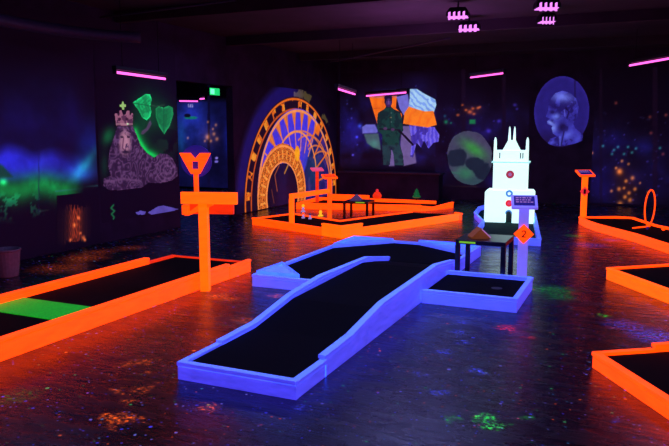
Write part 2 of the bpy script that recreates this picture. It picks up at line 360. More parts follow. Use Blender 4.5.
cv.poly([(-2, 164), (2, 165), (13, 177), (-2, 178)], (10, 62, 42), .9, 1.5); cv.soft(3, 182, 3.5, 3, (30, 190, 90), .9)
cv.glow((nf > .55)*np.clip((PY-192)/6, 0, 1)*np.clip((224-PY)/10, 0, 1)*np.clip((52-PX)/22, 0, 1)*.75, (12, 72, 58))
cv.line([(55, 191.5), (106, 184.5)], .8, (60, 120, 140), .5, .8); cv.line([(40, 211.5), (49, 210.5)], .8, (120, 160, 150), .6, .8)
cv.line([(38.5, 150), (38.5, 212)], 1, (14, 14, 60), .6, 1)
o = cv.build('landscape_mural'); tag(o, 'blue mountain and green meadow painting on the left wall behind the long orange course', 'mural')
# fringe: painted orange bamboo strokes, its own painting
cv = Canvas('X', 6.7, 7.64, .05, .78, .01, .010)
for i in range(44):
    x = 57+i*.78+rng.uniform(-.3, .3); w = math.exp(-((x-75)/9)**2)
    y0 = 205+rng.uniform(-2, 6)+(90-x)*.06; y1 = 246-rng.uniform(0, 5)-(x-60)*.22
    cv.line([(x, y0), (x-.6, y1)], .45, (95+125*w, 36+38*w, 24), .12+.8*w, .5)
for x, y, r in ((74, 225, 1.6), (83, 238, 1.8), (80, 233, 1.), (70, 240, 1.2), (78, 218, 1.4), (84.5, 240, 1.2)): cv.soft(x, y, r, r*1.3, (235, 110, 60), .8)
o = cv.build('bamboo_mural', mask=(cv.PX > 56) & (cv.PX < 92)); tag(o, 'patch of thin glowing orange upright strokes painted low on the left wall', 'mural')
# -- lion painting
lion = thing('lion_mural', 'painting of a crowned lion lying under green leaves on the left wall', 'mural', (XL, 8.6, 0))
def inX(o, par): o.parent = par; o.matrix_parent_inverse = Matrix.Translation(par.location).inverted(); return o
cv = Canvas('X', 7.7, 9.58, .3, 3.0, .015, .006); nz = fbm(cv.U, cv.Z, 5, 4, 9)
d = cv.line([(134, 131), (139, 141), (146, 151), (157, 158)], .1, (0, 0, 0), 0)
cv.glow(np.exp(-(d/3)**1.3)*1.0, (5, 175, 70)); cv.glow(np.exp(-(d/10)**2)*(cv.PY < 165)*.5, (0, 80, 32))
cv.soft(108, 136, 6, 9, (5, 105, 55), .8, ang=20); cv.soft(104, 165, 4, 14, (5, 60, 40), .6); cv.soft(146, 112, 15, 22, (0, 75, 35), .75); cv.soft(163, 118, 11, 17, (0, 60, 30), .7)
cv.glow((nz > .5)*np.exp(-((cv.PX-168)/12)**2-((cv.PY-140)/16)**2), (8, 30, 20))
cv.line([(150, 105), (156, 106.5), (164, 105)], 1, (60, 80, 60), .7, .8)
cv.poly([(150, 120), (151.5, 124), (148, 130), (143, 134.5), (140.5, 134), (141.5, 131), (146, 128), (148, 123)], (92, 62, 100), .8, .8)
inX(cv.build('backdrop'), lion)
cv = Canvas('X', 7.7, 9.58, .3, 2.2, .012, .010); nz = fbm(cv.U, cv.Z, 4.5, 3, 11); n2 = fbm(cv.U, cv.Z, 9, 4, 12)
sil = [(117, 126.5), (132, 126.5), (136, 135), (140, 146), (147, 154), (153, 158), (159, 154), (166, 154), (172, 159), (176.5, 168), (177, 176), (171, 181), (160, 183.5), (148, 183), (141, 188), (122, 190.5), (108, 190.5), (102.5, 186), (103, 179), (110, 176), (107, 165), (109, 150), (113, 138)]
m = cv.sdf(sil) < 0
sw = .5+.5*np.sin(nz*46+n2*9); cv.blend(np.ones_like(nz), (42, 22, 50)); cv.blend(sw**2*.75, (112, 74, 122))
cv.blend(np.exp(-cv.ell(124.5, 142, 6, 13)**4)*.9*(n2 > .38), (190, 132, 155)); cv.disc(121.5, 137, 1.6, 1, (20, 8, 30), .9, .5); cv.disc(128, 137, 1.6, 1, (20, 8, 30), .9, .5)
cv.line([(123, 138), (122, 148), (125, 151)], 1, (70, 30, 60), .8, .7); cv.disc(125, 152, 3.5, 1.4, (20, 8, 30), .8, .5); cv.line([(119.5, 132), (122, 130.5)], 1, (20, 8, 30), .9); cv.line([(127, 130.5), (130, 132.5)], 1, (20, 8, 30), .9)
cv.line([(104, 182), (122, 179), (140, 181)], 2.5, (105, 68, 112), .7, 1.5); cv.line([(104, 187), (125, 187.5), (139, 186)], 1.2, (50, 25, 60), .7, 1)
for rr in (4, 7.5, 11): cv.blend(np.exp(-((np.hypot(cv.PX-167, (cv.PY-170)*.9)-rr)/.8)**2)*.6, (120, 80, 128))
inX(cv.build('lion', mask=m), lion)
cv = Canvas('X', 8.0, 8.6, 1.55, 2.2, .008, .014)
crown = [(115.3, 126), (113.8, 114), (116, 113.5), (117.5, 116), (118.5, 111), (120.5, 110.3), (122, 115), (124.5, 115), (126, 111), (128.5, 111), (129, 116), (131, 113), (132.3, 114), (131.8, 126)]
m = cv.sdf(crown) < 0; n2 = fbm(cv.U, cv.Z, 14, 3, 5); cv.blend(np.ones_like(n2), (150, 92, 118)); cv.blend((n2 < .47)*.7, (60, 28, 55))
cv.line([(115, 124), (132, 124)], 1, (190, 140, 150), .8); cv.disc(119, 119, 1.4, 1.4, (50, 20, 40), .9, .4); cv.disc(126, 119, 1.4, 1.4, (50, 20, 40), .9, .4); cv.soft(127, 124, 1, 1, (60, 160, 80), 1)
inX(cv.build('crown', mask=m), lion)
cv = Canvas('X', 8.1, 8.5, 1.9, 2.3, .008, .014)
m = (cv.sdf([(121, 110), (121, 107.5), (118.8, 107), (118.8, 105), (121, 104.5), (121.3, 102), (122.8, 102), (123, 104.5), (125.2, 105), (125, 107), (123.2, 107.5), (123.2, 110)]) < 0); cv.blend(np.ones_like(cv.U), (150, 190, 110)); inX(cv.build('cross', mask=m), lion)
for pts, tip, stem, b in (([(132, 103), (138.5, 98.5), (145, 94.2), (149.5, 95), (151, 100), (149.5, 106), (150.5, 112), (149.5, 117), (146, 120.5), (141.5, 118), (138, 111)], (133, 103), (150, 106), 1.15), ([(154.8, 109), (158, 106.6), (163, 108), (168, 106), (172, 108), (172.6, 115), (169, 126), (163.5, 134.5), (158.5, 127), (155, 117)], (163.3, 133), (163, 108), .8)):
    cv = Canvas('X', 8.3, 9.58, 1.4, 2.5, .010, .012); s_ = cv.sdf(pts); m = s_ < 0; n2 = fbm(cv.U, cv.Z, 8, 3, 6)
    cv.blend(np.ones_like(s_), (14*b, 150*b, 82*b)); cv.blend(np.clip((s_+2)/2, 0, 1)*.8, (40, 225*b, 130*b)); cv.blend((n2 < .45)*.4, (5, 85, 45)); cv.line([tip, stem], 1, (5, 90, 50), .8)
    for t in (.25, .45, .65, .82):
        q = (tip[0]+(stem[0]-tip[0])*t, tip[1]+(stem[1]-tip[1])*t); a = math.atan2(stem[1]-tip[1], stem[0]-tip[0])
        for s2 in (1, -1): cv.line([q, (q[0]+9*math.cos(a+PI+s2*2.2), q[1]+9*math.sin(a+PI+s2*2.2))], .6, (5, 100, 55), .6)
    inX(cv.build('leaf', mask=m), lion)
cv = Canvas('X', 8.3, 9.58, .3, .75, .012, .010)
m = (cv.sdf([(147, 213), (152, 210), (158, 206.5), (163, 206), (170, 207.5), (177.5, 209.5), (171, 212), (160, 213.5), (152, 215.5)]) < 0) | (cv.sdf([(134.5, 213), (140, 211), (145, 212), (144, 215), (137, 215)]) < 0)
n2 = fbm(cv.U, cv.Z, 9, 3, 8); cv.blend(np.ones_like(n2), (92, 78, 180)); cv.blend(n2*.5, (55, 45, 115))
o = cv.build('stone_painting', mask=m); tag(o, 'pale lilac stones painted low on the wall under the lion', 'painting')
cv = Canvas('X', 7.7, 8.3, .1, .75, .01, .010); m = cv.ell(112.3, 211, 4, 9) < 1
cv.line([(113, 205), (110.5, 208), (114, 211), (111, 214), (113.5, 217), (113, 219)], 1.6, (25, 120, 70), .8, 1)
o = cv.build('squiggle_painting', mask=m); tag(o, 'tiny green squiggle painted low on the wall left of the pale stones', 'painting')
# -- annex mural seen through the doorway
cv = Canvas('Y', -13.1, -9.2, .05, 3.0, .025, .006); nz = fbm(cv.U, cv.Z, 1.8, 4, 15)
fade = np.clip((cv.PY-97)/6, 0, 1)
cv.glow(fade*np.exp(-cv.ell(192, 122, 20, 26)**2)*(.5+nz), (22, 38, 120)); cv.glow(fade*(.5+nz)*.6, (16, 14, 72)); cv.soft(181, 140, 5, 20, (5, 50, 60), .7)
cv.soft(229, 140, 5, 16, (12, 22, 100), .8); cv.blend((np.abs(cv.PX-209) < 1.3)*.8, (12, 8, 40)); cv.soft(222, 200, 12, 18, (12, 14, 60), .5); cv.soft(195, 175, 12, 20, (10, 18, 50), .5)
for x, y, r in ((207.5, 137, 2.2), (214, 134, 1.5), (208, 122, 1), (216, 125, 1.2), (211, 141, 1.2), (217, 139, 1.6), (205, 141, 1), (213, 129, 1), (188, 138, 1)): cv.soft(x, y, r, r*1.2, (215, 125, 30), .65)
cv.soft(210, 136, 9, 10, (60, 30, 5), .5)
cv.disc(191, 117.8, 6.5, 1.5, (15, 120, 100), .9, .4); cv.disc(187.5, 115.5, 3.2, 2, (12, 8, 30), .95, .3)
for x in (188.4, 190.3, 192.2): cv.line([(x, 104.3), (x+.6, 106.7)], .8, (190, 180, 240), .8, .6)
cv.line([(188.4, 106.7), (192.8, 106.7)], .7, (190, 180, 240), .8, .6)
cv.disc(216.7, 158, 1.4, 1.2, (150, 130, 240), .95, .5); cv.disc(216.5, 161.5, 1.8, 1.2, (130, 115, 230), .95, .5)
o = cv.build('space_mural'); tag(o, 'blue space painting with orange stars and a saucer seen through the doorway', 'mural')
# -- clock painting (metres on the wall)
ck = thing('clock_mural', 'huge orange and blue astronomical clock painting on the wall by the far corner', 'mural', (XL, 13.95, 0))
CY, CZ = 13.98, .12
cv = Canvas('X', 11.37, 16.28, .02, 2.72, .018, .006).wall(); R = np.hypot(cv.U-CY, cv.Z-CZ); n2 = fbm(cv.U, cv.Z, 3, 4, 21)
cv.glow(np.clip((2.72-R)/.2, 0, 1)*np.clip((14.6-cv.U)/.8, .15, 1)*np.clip((cv.Z)/.5, .3, 1), (20, 14, 88)); cv.blend((R < 2.3)*.95, (20, 8, 26)); cv.glow((R > 2.3)*(R < 2.5)*(cv.U > 13.9)*(cv.Z > 1.8)*(n2 > .5), (70, 60, 20))
o = inX(cv.build('backing', mask=(R < 2.75) & (cv.Z < 2.58)), ck)
cv = Canvas('X', 11.6, 16.28, .02, 2.47, .013, .010).wall(); R = np.hypot(cv.U-CY, cv.Z-CZ); n3 = fbm(cv.U, cv.Z, 7, 3, 22)
T = np.degrees(np.arctan2(cv.Z-CZ, cv.U-CY)); cv.blend(np.ones_like(R), (26, 8, 24)); ORG, PCH = (245, 112, 18), (255, 150, 75)
tick = (np.abs(((T/11.25) % 1)-.5) < .2)
cv.blend(tick*((R > 2.05) & (R < 2.22))*(n3 > .4)*.9, ORG); cv.blend(tick*((R > 2.05) & (R < 2.22))*(n3 > .56)*.5, (255, 190, 60))
cv.ring(CY, CZ, 2.25, .05, ORG, .95); cv.ring(CY, CZ, 2.02, .045, (225, 90, 20), .9)
inX(cv.build('numeral_ring', mask=(R < 2.29) & (R > 1.97)), ck)
DY, DZ = 14.1, .25
cv = Canvas('X', 12.1, 16.1, .02, 2.3, .013, .014).wall(); R = np.hypot(cv.U-DY, cv.Z-DZ); T = np.degrees(np.arctan2(cv.Z-DZ, cv.U-DY)); n3 = fbm(cv.U, cv.Z, 6, 3, 23)
cv.blend(np.clip((T-48)/12, 0, 1), (66, 52, 222)); cv.blend(np.clip((60-T)/12, 0, 1), (34, 20, 96)); cv.blend(np.clip((T-150)/15, 0, 1)*.7, (120, 50, 130)); cv.blend((n3 > .6)*.35, (120, 60, 160))
cv.soft(14.9, .7, .5, .5, (10, 70, 90), .6, add=False)
for a in list(range(58, 176, 13)):
    r = math.radians(a); cv.line([(DY+.95*math.cos(r), DZ+.95*math.sin(r)), (DY+1.82*math.cos(r), DZ+1.82*math.sin(r))], .035, PCH, .9, .02)
    cv.poly([(DY+1.84*math.cos(r-.06), DZ+1.84*math.sin(r-.06)), (DY+1.84*math.cos(r+.06), DZ+1.84*math.sin(r+.06)), (DY+1.45*math.cos(r), DZ+1.45*math.sin(r))], (255, 130, 20), .8*(a % 2 == 0 or a < 130), .03)
for cx, cz, rr in ((15.0, .35, .95), (15.35, .1, 1.05), (14.6, .3, 1.25), (14.2, -.1, 1.75)): cv.ring(cx, cz, rr, .04, (240, 125, 55), .85, -20, 115)
for a in (10, 28, 44): r = math.radians(a); cv.line([(DY+1.1*math.cos(r), DZ+1.1*math.sin(r)), (DY+1.84*math.cos(r), DZ+1.84*math.sin(r))], .05, ORG, .9, .02)
cv.ring(14.0, .6, 1.04, .05, PCH, .95, -10, 150); cv.ring(DY, DZ, 1.86, .06, PCH, .95)
cv.poly([(15.0, 1.6), (15.18, 1.52), (15.42, 1.95), (15.3, 2.02)], ORG, .95, .03); cv.line([(14.6, 1.3), (15.2, 1.85)], .05, ORG, .9, .03)
inX(cv.build('dial', mask=(R < 1.9)), ck)
GY, GZ = 13.32, .22
cv = Canvas('X', 12.1, 14.5, .02, 1.42, .012, .018).wall(); R = np.hypot(cv.U-GY, (cv.Z-GZ)*.98); n3 = fbm(cv.U, cv.Z, 9, 3, 24); T = np.degrees(np.arctan2(cv.Z-GZ, cv.U-GY))
fil = (np.abs(np.sin(n3*38)) > .5); cv.blend(np.ones_like(R), (60, 16, 22)); cv.blend(fil*.95, (240, 120, 28)); cv.blend((np.abs(((T/12) % 1)-.5) < .12)*((R > .8) & (R < 1.0))*.9, (255, 165, 70))
cv.ring(GY, GZ, 1.1, .05, PCH, .95); cv.ring(GY, GZ, .93, .03, (250, 130, 40), .9); cv.ring(GY, GZ, .74, .05, PCH, .95); cv.disc(14.02, 1.13, .13, .17, (255, 165, 20), .95, .2)
inX(cv.build('zodiac_ring', mask=(R < 1.13) & (R > .71) | (cv.ell(14.02, 1.13, .14, .18) < 1)), ck)
cv = Canvas('X', 12.55, 14.1, .02, 1.0, .014, .017).wall(); R = np.hypot(cv.U-GY, cv.Z-GZ); cv.blend(np.ones_like(R), (14, 8, 32)); cv.glow(np.exp(-((cv.U-13.3)/.3)**2)*.6, (8, 10, 40))
cv.line([(13.4, .72), (13.6, .92)], .05, (200, 130, 50), .9, .02); cv.line([(13.05, .35), (12.95, .7), (13.15, .9)], .035, (190, 90, 40), .8, .02); cv.line([(12.9, .1), (12.8, .4)], .03, (150, 70, 40), .7, .02)
inX(cv.build('archway', mask=R < .72), ck)
# -- soldier and flags
sd = thing('soldier_mural', 'painting of a soldier in green before orange and white flags on the back wall', 'mural', (-5.7, YB, 0))
cv = Canvas('Y', -7.1, -4.55, .3, 3.1, .02, .006); n2 = fbm(cv.U, cv.Z, 3, 4, 31)
cv.glow(np.clip((cv.PY-82)/15, 0, 1)*np.clip((170-cv.PY)/10, 0, 1)*np.clip((462-cv.PX)/12, 0, 1)*(n2**1.5)*1.25, (26, 22, 105)); cv.soft(350, 128, 9, 16, (18, 16, 95), .7); cv.soft(418, 82, 14, 8, (12, 10, 60), .6)
stars(cv, 60, 338, 446, 85, 165, (110, 110, 255), 40, 150, .6, 3); cv.soft(360, 126, 2, 2, (50, 80, 200), .8); cv.soft(357, 137, 1.3, 1.3, (60, 60, 220), .9); cv.soft(353, 155, 1, 1, (100, 80, 230), .9)
for x, y in ((442, 119), (446, 122), (440, 128), (447, 113)): cv.soft(x, y, 1.2, 1.2, (20, 150, 80), .8)
cv.poly([(402, 126), (411, 126), (416.5, 163), (404, 166), (400, 150)], (118, 98, 158), .9, 1); cv.poly([(390.5, 150), (394, 150), (394.5, 166), (389, 166)], (118, 98, 158), .9, .8)
cv.poly([(365, 112), (372, 106), (377, 126), (363, 127)], (14, 8, 30), .8, 1.5)
cv.poly([(362, 127), (366, 124.5), (375, 124.5), (378, 131), (377, 133), (362.5, 133.5)], (112, 110, 215), .95, 1); cv.poly([(364, 134), (378.5, 133.5), (381, 150), (373, 147.5), (367, 143)], (72, 98, 104), .9, 1); cv.soft(374, 144, 5, 4, (10, 60, 30), .6)
inX(cv.build('backdrop'), sd)
cv = Canvas('Y', -6.4, -4.3, 1.0, 2.75, .012, .010); n2 = fbm(cv.U, cv.Z, 6, 3, 33); n4 = fbm(cv.U*2.5, cv.Z, 3, 3, 34)
fl1 = [(369, 96.5), (397, 96), (396, 108), (402, 114), (402, 126), (378, 126), (376.5, 122), (372.5, 108.5)]
fl2 = [(396.5, 97), (408, 94), (410, 108.5), (404, 116), (399.5, 108.5)]
wh = [(410, 89), (417, 89), (425, 94), (435.5, 99.5), (436.5, 105), (434, 112.5), (423.5, 112), (416, 109.5), (409, 106.5)]
og = [(409, 106.5), (416, 109), (425, 111.5), (433.5, 111), (437, 125), (428, 127.5), (417.5, 126), (403, 124), (404.5, 113)]
lw = [(409, 125), (434.5, 127), (439.5, 135), (438.5, 142), (433.5, 143), (428.5, 149), (424, 141), (421, 148), (416.5, 143), (413, 157.5), (410, 157), (411.5, 142)]
m = np.zeros(n2.shape, bool)
for p in (fl1, fl2, wh, og, lw): m |= cv.sdf(p) < 0
cv.poly(fl1, (250, 112, 12), 1, .5); cv.blend(((cv.sdf(fl1) < 0) & (cv.PY < 98))*.8, (200, 110, 100)); cv.poly(fl2, (112, 108, 205), 1, .5); cv.poly(lw, (84, 72, 215), 1, .5); cv.blend((cv.sdf(lw) < 0)*(np.sin(cv.PX*1.6+n2*6) > .3)*.6, (140, 120, 235)); cv.blend((cv.sdf(lw) < 0)*(n2 < .42)*.7, (45, 30, 130))
cv.poly(wh, (165, 205, 240), 1, .5); cv.blend((cv.sdf(wh) < 0)*(np.sin(cv.PX*.9-cv.PY*.9+n2*8) > .2)*.6, (90, 130, 225)); cv.poly(og, (255, 125, 14), 1, .5)
cv.blend((cv.sdf(og) < 0)*(np.sin(cv.PX*.6+cv.PY*.25+n2*5) > .55)*.3, (225, 85, 5)); cv.blend((cv.sdf(fl1) < 0)*(np.sin(cv.PX*.7+n2*5) > .6)*.3, (215, 80, 5)); cv.line([(374, 108.5), (380, 108)], .8, (200, 80, 20), .8)
inX(cv.build('flags', mask=m), sd)
cv = Canvas('Y', -6.1, -5.0, .8, 2.55, .01, .014); n2 = fbm(cv.U, cv.Z, 9, 3, 35)
head = [(384.3, 97), (385, 95.3), (388, 94.6), (391, 95.3), (392.3, 97.5), (392.2, 103), (390.5, 107.5), (386.5, 107.8), (384.6, 103)]
tun = [(378, 113), (384, 109.5), (386, 107), (391, 107), (394, 109.5), (400, 112), (402.5, 120), (403.2, 131), (400, 135), (399.5, 146), (382, 146.5), (382.5, 135), (377.5, 131), (377, 121)]
lg1 = [(382, 145), (391, 145), (391, 155), (389.5, 167), (383.5, 167)]; lg2 = [(390.5, 145), (400, 145), (403, 155), (404, 167.5), (395, 167.5), (393.5, 155)]
gun = [(398, 131), (400, 130), (414, 144.5), (412.5, 146)]
m = np.zeros(n2.shape, bool)
for p in (head, tun, lg1, lg2, gun): m |= cv.sdf(p) < 0
cv.blend(np.ones_like(n2), (8, 8, 24)); cv.poly(tun, (14, 58, 52), 1, .5); cv.blend((cv.sdf(tun) < 0)*(n2 < .45)*.6, (6, 26, 30)); cv.poly(lg1, (28, 56, 64), 1, .5); cv.poly(lg2, (30, 60, 68), 1, .5); cv.blend(((cv.sdf(lg1) < 0) | (cv.sdf(lg2) < 0))*(n2 < .45)*.5, (14, 26, 38))
cv.poly(head, (26, 14, 46), 1, .5); cv.disc(388.8, 102.6, 2.7, 4.2, (72, 46, 110), 1, .3); cv.line([(388.8, 101), (389.1, 104)], .7, (130, 85, 160), .9, .5); cv.line([(386.8, 100.6), (388, 100.6)], .6, (15, 8, 30), 1, .4); cv.line([(389.8, 100.6), (391, 100.6)], .6, (15, 8, 30), 1, .4); cv.line([(387.6, 105.4), (390.2, 105.4)], .5, (30, 10, 40), 1, .4)
cv.line([(380, 129), (400, 130)], 1.6, (16, 14, 26), .95, .6); cv.line([(390, 109), (390.5, 128)], .6, (6, 22, 26), .9, .5)
for y in (113, 117.5, 122): cv.disc(391.5, y, .6, .6, (90, 110, 110), .9, .5)
cv.disc(391, 117.5, 1, .7, (120, 100, 60), .8, .5); cv.disc(385.5, 128.5, 2, 1.5, (80, 50, 90), .9, .4); cv.disc(393, 129.5, 2, 1.5, (80, 50, 90), .9, .4); cv.poly(gun, (8, 4, 18), 1, .5)
inX(cv.build('soldier', mask=m), sd)
# -- globe painting, star paintings and the medallion on the back wall
cv = Canvas('Y', -4.3, -3.05, .3, 1.75, .012, .012); n2 = fbm(cv.U, cv.Z, 4, 4, 41); el = cv.ell(469.5, 158, 22.5, 27, -8)
cv.blend(np.ones_like(n2), (62, 62, 88)); cv.soft(480, 142, 14, 8, (70, 60, 96), .7, add=False, ang=30); cv.soft(474, 149, 14, 6, (55, 150, 62), .9, add=False, ang=35); cv.soft(466, 174, 10, 8, (48, 118, 84), .9, add=False, ang=20); cv.soft(475, 182, 14, 5, (40, 70, 78), .8, add=False)
k = np.clip((1.0-cv.ell(458, 157, 11, 10)+(n2-.5)*.8)*5, 0, 1); k = np.maximum(k, np.clip((1.0-cv.ell(474, 163, 11, 7, 20)+(n2-.5)*.9)*5, 0, 1)); k = np.maximum(k, np.clip((1.0-cv.ell(483, 173, 10, 10)+(n2-.5)*.8)*5, 0, 1)); cv.blend(k*.9, (16, 30, 46))
cv.line([(446, 171.5), (464, 174)], 1.6, (50, 105, 90), .8, 1)
o = cv.build('globe_painting', mask=(el+(n2-.5)*.1 < 1)); tag(o, 'round grey and green globe painting on the back wall left of the castle', 'painting')
cv = Canvas('Y', -4.55, -2.35, .3, 3.1, .02, .006); n2 = fbm(cv.U, cv.Z, 2.5, 4, 43)
cv.glow(np.clip((cv.PY-85)/25, 0, 1)*np.clip((200-cv.PY)/20, 0, 1)*n2**2*1.3, (22, 16, 82)); cv.blend((np.abs(cv.PX-463.5) < 2)*(cv.PY < 140)*.8, (16, 6, 20)); cv.blend((np.abs(cv.PX-504) < 1.8)*.8, (14, 5, 20))
for x, y, r in ((470, 112, 1.8), (466, 110, 1.1), (478, 108, 1.3), (473, 108.5, 1.2), (462.5, 105, 1), (474, 114, 1.2), (458, 115, 1.3), (480, 107, 1)): cv.soft(x, y, r*1.3, r, (210, 95, 20), .75)
cv.soft(472, 110, 9, 5, (60, 22, 0), .6); cv.poly([(469.5, 119.5), (475.5, 119.5), (475.5, 124), (469.5, 124)], (20, 130, 70), .85, 1.5); cv.soft(446, 122, 2, 2, (10, 120, 60), .9); cv.soft(451, 123, 1, 1, (10, 110, 60), .9); cv.soft(445, 116, 1.3, 1.3, (10, 80, 70), .8)
for x, y, r in ((489, 131, 2.5), (499, 121, 2), (494, 121, 1), (454, 138, 1.2), (515, 105, 2), (517, 109, 1.3), (447, 153, 1), (528, 174.5, 1.6)): cv.soft(x, y, r, r*.8, (70, 50, 190), .6)
for x in (452, 465, 475): cv.line([(x, 187), (x, 200)], .8, (90, 50, 20), .5, .8)
cv.line([(450, 186.5), (477, 186.5)], .8, (80, 55, 20), .4, .8); stars(cv, 70, 442, 530, 90, 190, (90, 80, 255), 20, 90, .6, 8)
o = cv.build('star_mural'); tag(o, 'dark starry painting with an orange cluster on the back wall above the green globe', 'mural')
md = thing('portrait_medallion', 'blue oval portrait of a bearded man in profile on the back wall', 'painting', (-1.7, YB, 0))
cv = Canvas('Y', -2.35, -.95, 1.2, 2.95, .012, .010); n2 = fbm(cv.U, cv.Z, 3, 4, 45); el = cv.ell(561.5, 112, 27.5, 35.5, 4)
cv.blend(np.ones_like(n2), (38, 30, 122)); cv.blend(np.clip((el-.88)*8, 0, 1)*.5, (58, 44, 160)); cv.blend(n2*.35, (24, 18, 88)); cv.blend(np.clip((cv.PY-128)/16, 0, 1)*.8, (18, 8, 40)); cv.blend(np.clip(1-np.abs(cv.PX-575)/1.2, 0, 1)*(cv.PY < 103)*.8, (18, 10, 46))
inX(cv.build('backing', mask=el < 1), md)
cv = Canvas('Y', -2.3, -1.0, 1.2, 2.65, .010, .014); n2 = fbm(cv.U, cv.Z, 7, 4, 46)
hd = [(548.5, 105), (550.5, 99), (555, 93.5), (562, 91), (570, 93), (576, 99), (578.5, 107), (577, 117), (573, 124), (575, 128.5), (583, 135), (582, 141), (574, 144), (561, 146.5), (553, 146), (547.5, 143.5), (550, 139), (557, 136.5), (553, 134), (551.5, 129), (552, 126), (547.5, 124.5), (546.8, 121.5), (549.5, 119), (545.5, 117), (548.2, 110.5)]
m = cv.sdf(hd) < 0; cv.blend(np.ones_like(n2), (46, 38, 142)); cv.blend((n2-.35)*1.6, (66, 68, 196)); cv.blend((n2 < .46)*.6, (22, 14, 76)); cv.soft(562, 97, 11, 5, (112, 124, 240), .95, add=False, ang=8); cv.soft(554, 107, 5, 2.2, (26, 16, 84), .8, add=False); cv.soft(556, 116.5, 4.5, 3.5, (105, 122, 240), .9, add=False); cv.soft(553, 128, 4, 5, (120, 140, 242), .9, add=False, ang=30)
cv.soft(550, 122.5, 3.5, 1.6, (130, 150, 245), .9, add=False, ang=25); cv.soft(552.5, 112, 3, 2.2, (22, 14, 70), .9, add=False); cv.blend(np.exp(-cv.ell(570, 110, 8, 12)**3)*(np.sin(n2*60) > 0)*.5, (28, 18, 84)); cv.line([(566, 108), (569, 112), (567, 118)], 1.4, (20, 10, 60), .9, 1); cv.line([(564.5, 110), (565, 116)], 1.2, (95, 95, 215), .8, 1)
cv.soft(562, 127, 4, 6, (22, 14, 66), .8, add=False, ang=20); cv.soft(568, 135, 6, 4, (88, 96, 215), .8, add=False, ang=-30); cv.soft(578, 138, 4, 3.5, (70, 72, 195), .8, add=False); cv.soft(552, 142.5, 4, 2, (75, 78, 200), .8, add=False); cv.line([(560, 137), (560.5, 146)], 2, (90, 100, 220), .7, 1); cv.line([(564, 132), (561, 146)], 1.2, (22, 12, 60), .8, 1)
inX(cv.build('bust', mask=m), md)
cv = Canvas('Y', -.95, 2.2, .05, 3.0, .022, .006); n2 = fbm(cv.U, cv.Z, 1.6, 4, 47)
cv.glow(np.clip((cv.PY-105)/40, .1, 1)*n2**2*1.2, (18, 14, 80)); cv.soft(646, 147, 11, 9, (18, 18, 90), .7); cv.soft(620, 140, 16, 10, (12, 12, 70), .6); cv.soft(600, 185, 14, 20, (12, 8, 66), .6); cv.blend((np.abs(cv.PX-655) < 2.5)*.6, (20, 6, 22)); cv.blend((np.abs(cv.PX-601) < 1.5)*.5, (16, 6, 22))
for x, y, r in ((619.6, 171.4, 2.6), (632.5, 178, 1.9), (626, 181, 1.6), (635, 189, 1.6), (619, 189, 1.8), (625, 197, 1.8), (630, 200, 2), (622, 161, 1.3), (628.5, 164, 1.2), (616, 168, 1.2), (611.5, 191, 1.3), (624, 188, 1.2), (640, 183, 1), (592, 153, 1.3), (629, 193, 1.6), (620, 204, 2.6), (570, 162, 1), (565, 201, 1.2), (648, 192, 1)): cv.soft(x, y, r, r*1.1, (225, 125, 35), .8)
cv.soft(626, 188, 12, 18, (62, 24, 2), .55); cv.soft(619, 172, 5, 5, (90, 35, 0), .6)
for x, y in ((614, 150), (624, 154), (632, 152.5), (636, 148.5), (603, 146), (618, 147), (628, 147), (612, 154), (660, 148)): cv.soft(x, y, 1.3, 1.3, (50, 150, 140), .7)
for x, y in ((663, 154), (651, 133), (650, 117), (666, 115), (616, 103)): cv.soft(x, y, 1.6, 1.6, (160, 60, 60), .6)
stars(cv, 110, 560, 669, 110, 205, (120, 90, 255), 20, 100, .65, 12)
o = cv.build('nebula_mural'); tag(o, 'starry night painting with orange dots on the back wall behind the wire loop', 'mural')
# ---------------------------------------------------------------- ceiling fittings
def dup(root, loc, rz, label, group=None, scale=None):
    r = root.copy(); C.objects.link(r); r.location = loc; r.rotation_euler = (0, 0, rz); r['label'] = label
    if scale: r.scale = scale
    for ch in list(root.children):
        c = ch.copy(); C.objects.link(c); c.parent = r
        for gch in ch.children:
            d_ = gch.copy(); C.objects.link(d_); d_.parent = c
    return r
def blacklight(label, A, B, z, first=[None]):
    A, B = Vector(A), Vector(B); mid = (A+B)/2; L_ = (B-A).length; rz = math.atan2(B.y-A.y, B.x-A.x)
    t = thing('blacklight_lamp', label, 'lamp', (mid.x, mid.y, z), rz, 'ultraviolet tubes hung from the ceiling')
    bm = bmesh.new(); tube(bm, [(-L_/2+.02, 0, 0), (L_/2-.02, 0, 0)], .018, 10); obj('tube', bm, 'uv', t, smooth=False)
    bm = bmesh.new(); box(bm, -L_/2, L_/2, -.035, .035, .035, .085); box(bm, -L_/2, -L_/2+.03, -.025, .025, -.025, .04); box(bm, L_/2-.03, L_/2, -.025, .025, -.025, .04); obj('housing', bm, 'housing', t, bevel=.006)
    for s in (-1, 1):
        bm = bmesh.new(); tube(bm, [(s*L_*.35, 0, .085), (s*L_*.35, 0, ZC-z)], .005, 6); obj('hanging_rod', bm, 'housing', t)
    return t
def un(px, py, z): x, y = unfloor(px, py, z); return (x, y, 0)
blacklight('pink glowing ultraviolet tube above the lion painting', un(114, 72, 2.42), un(166, 79, 2.42), 2.42)
blacklight('pink ultraviolet tube glowing in the room beyond the doorway', un(178, 101, 2.42), un(199, 101.3, 2.42), 2.42)
blacklight('short pink ultraviolet tube beyond the doorway, just right of the longer one', un(199.5, 99, 2.42), un(206, 98.5, 2.42), 2.42)
blacklight('pink ultraviolet tube between the clock painting and the soldier', un(336.5, 88.5, 2.4), un(355, 94.3, 2.4), 2.4)
blacklight('pink ultraviolet tube hanging in front of the painted flags', un(366, 96, 2.44), un(408, 92.3, 2.44), 2.44)
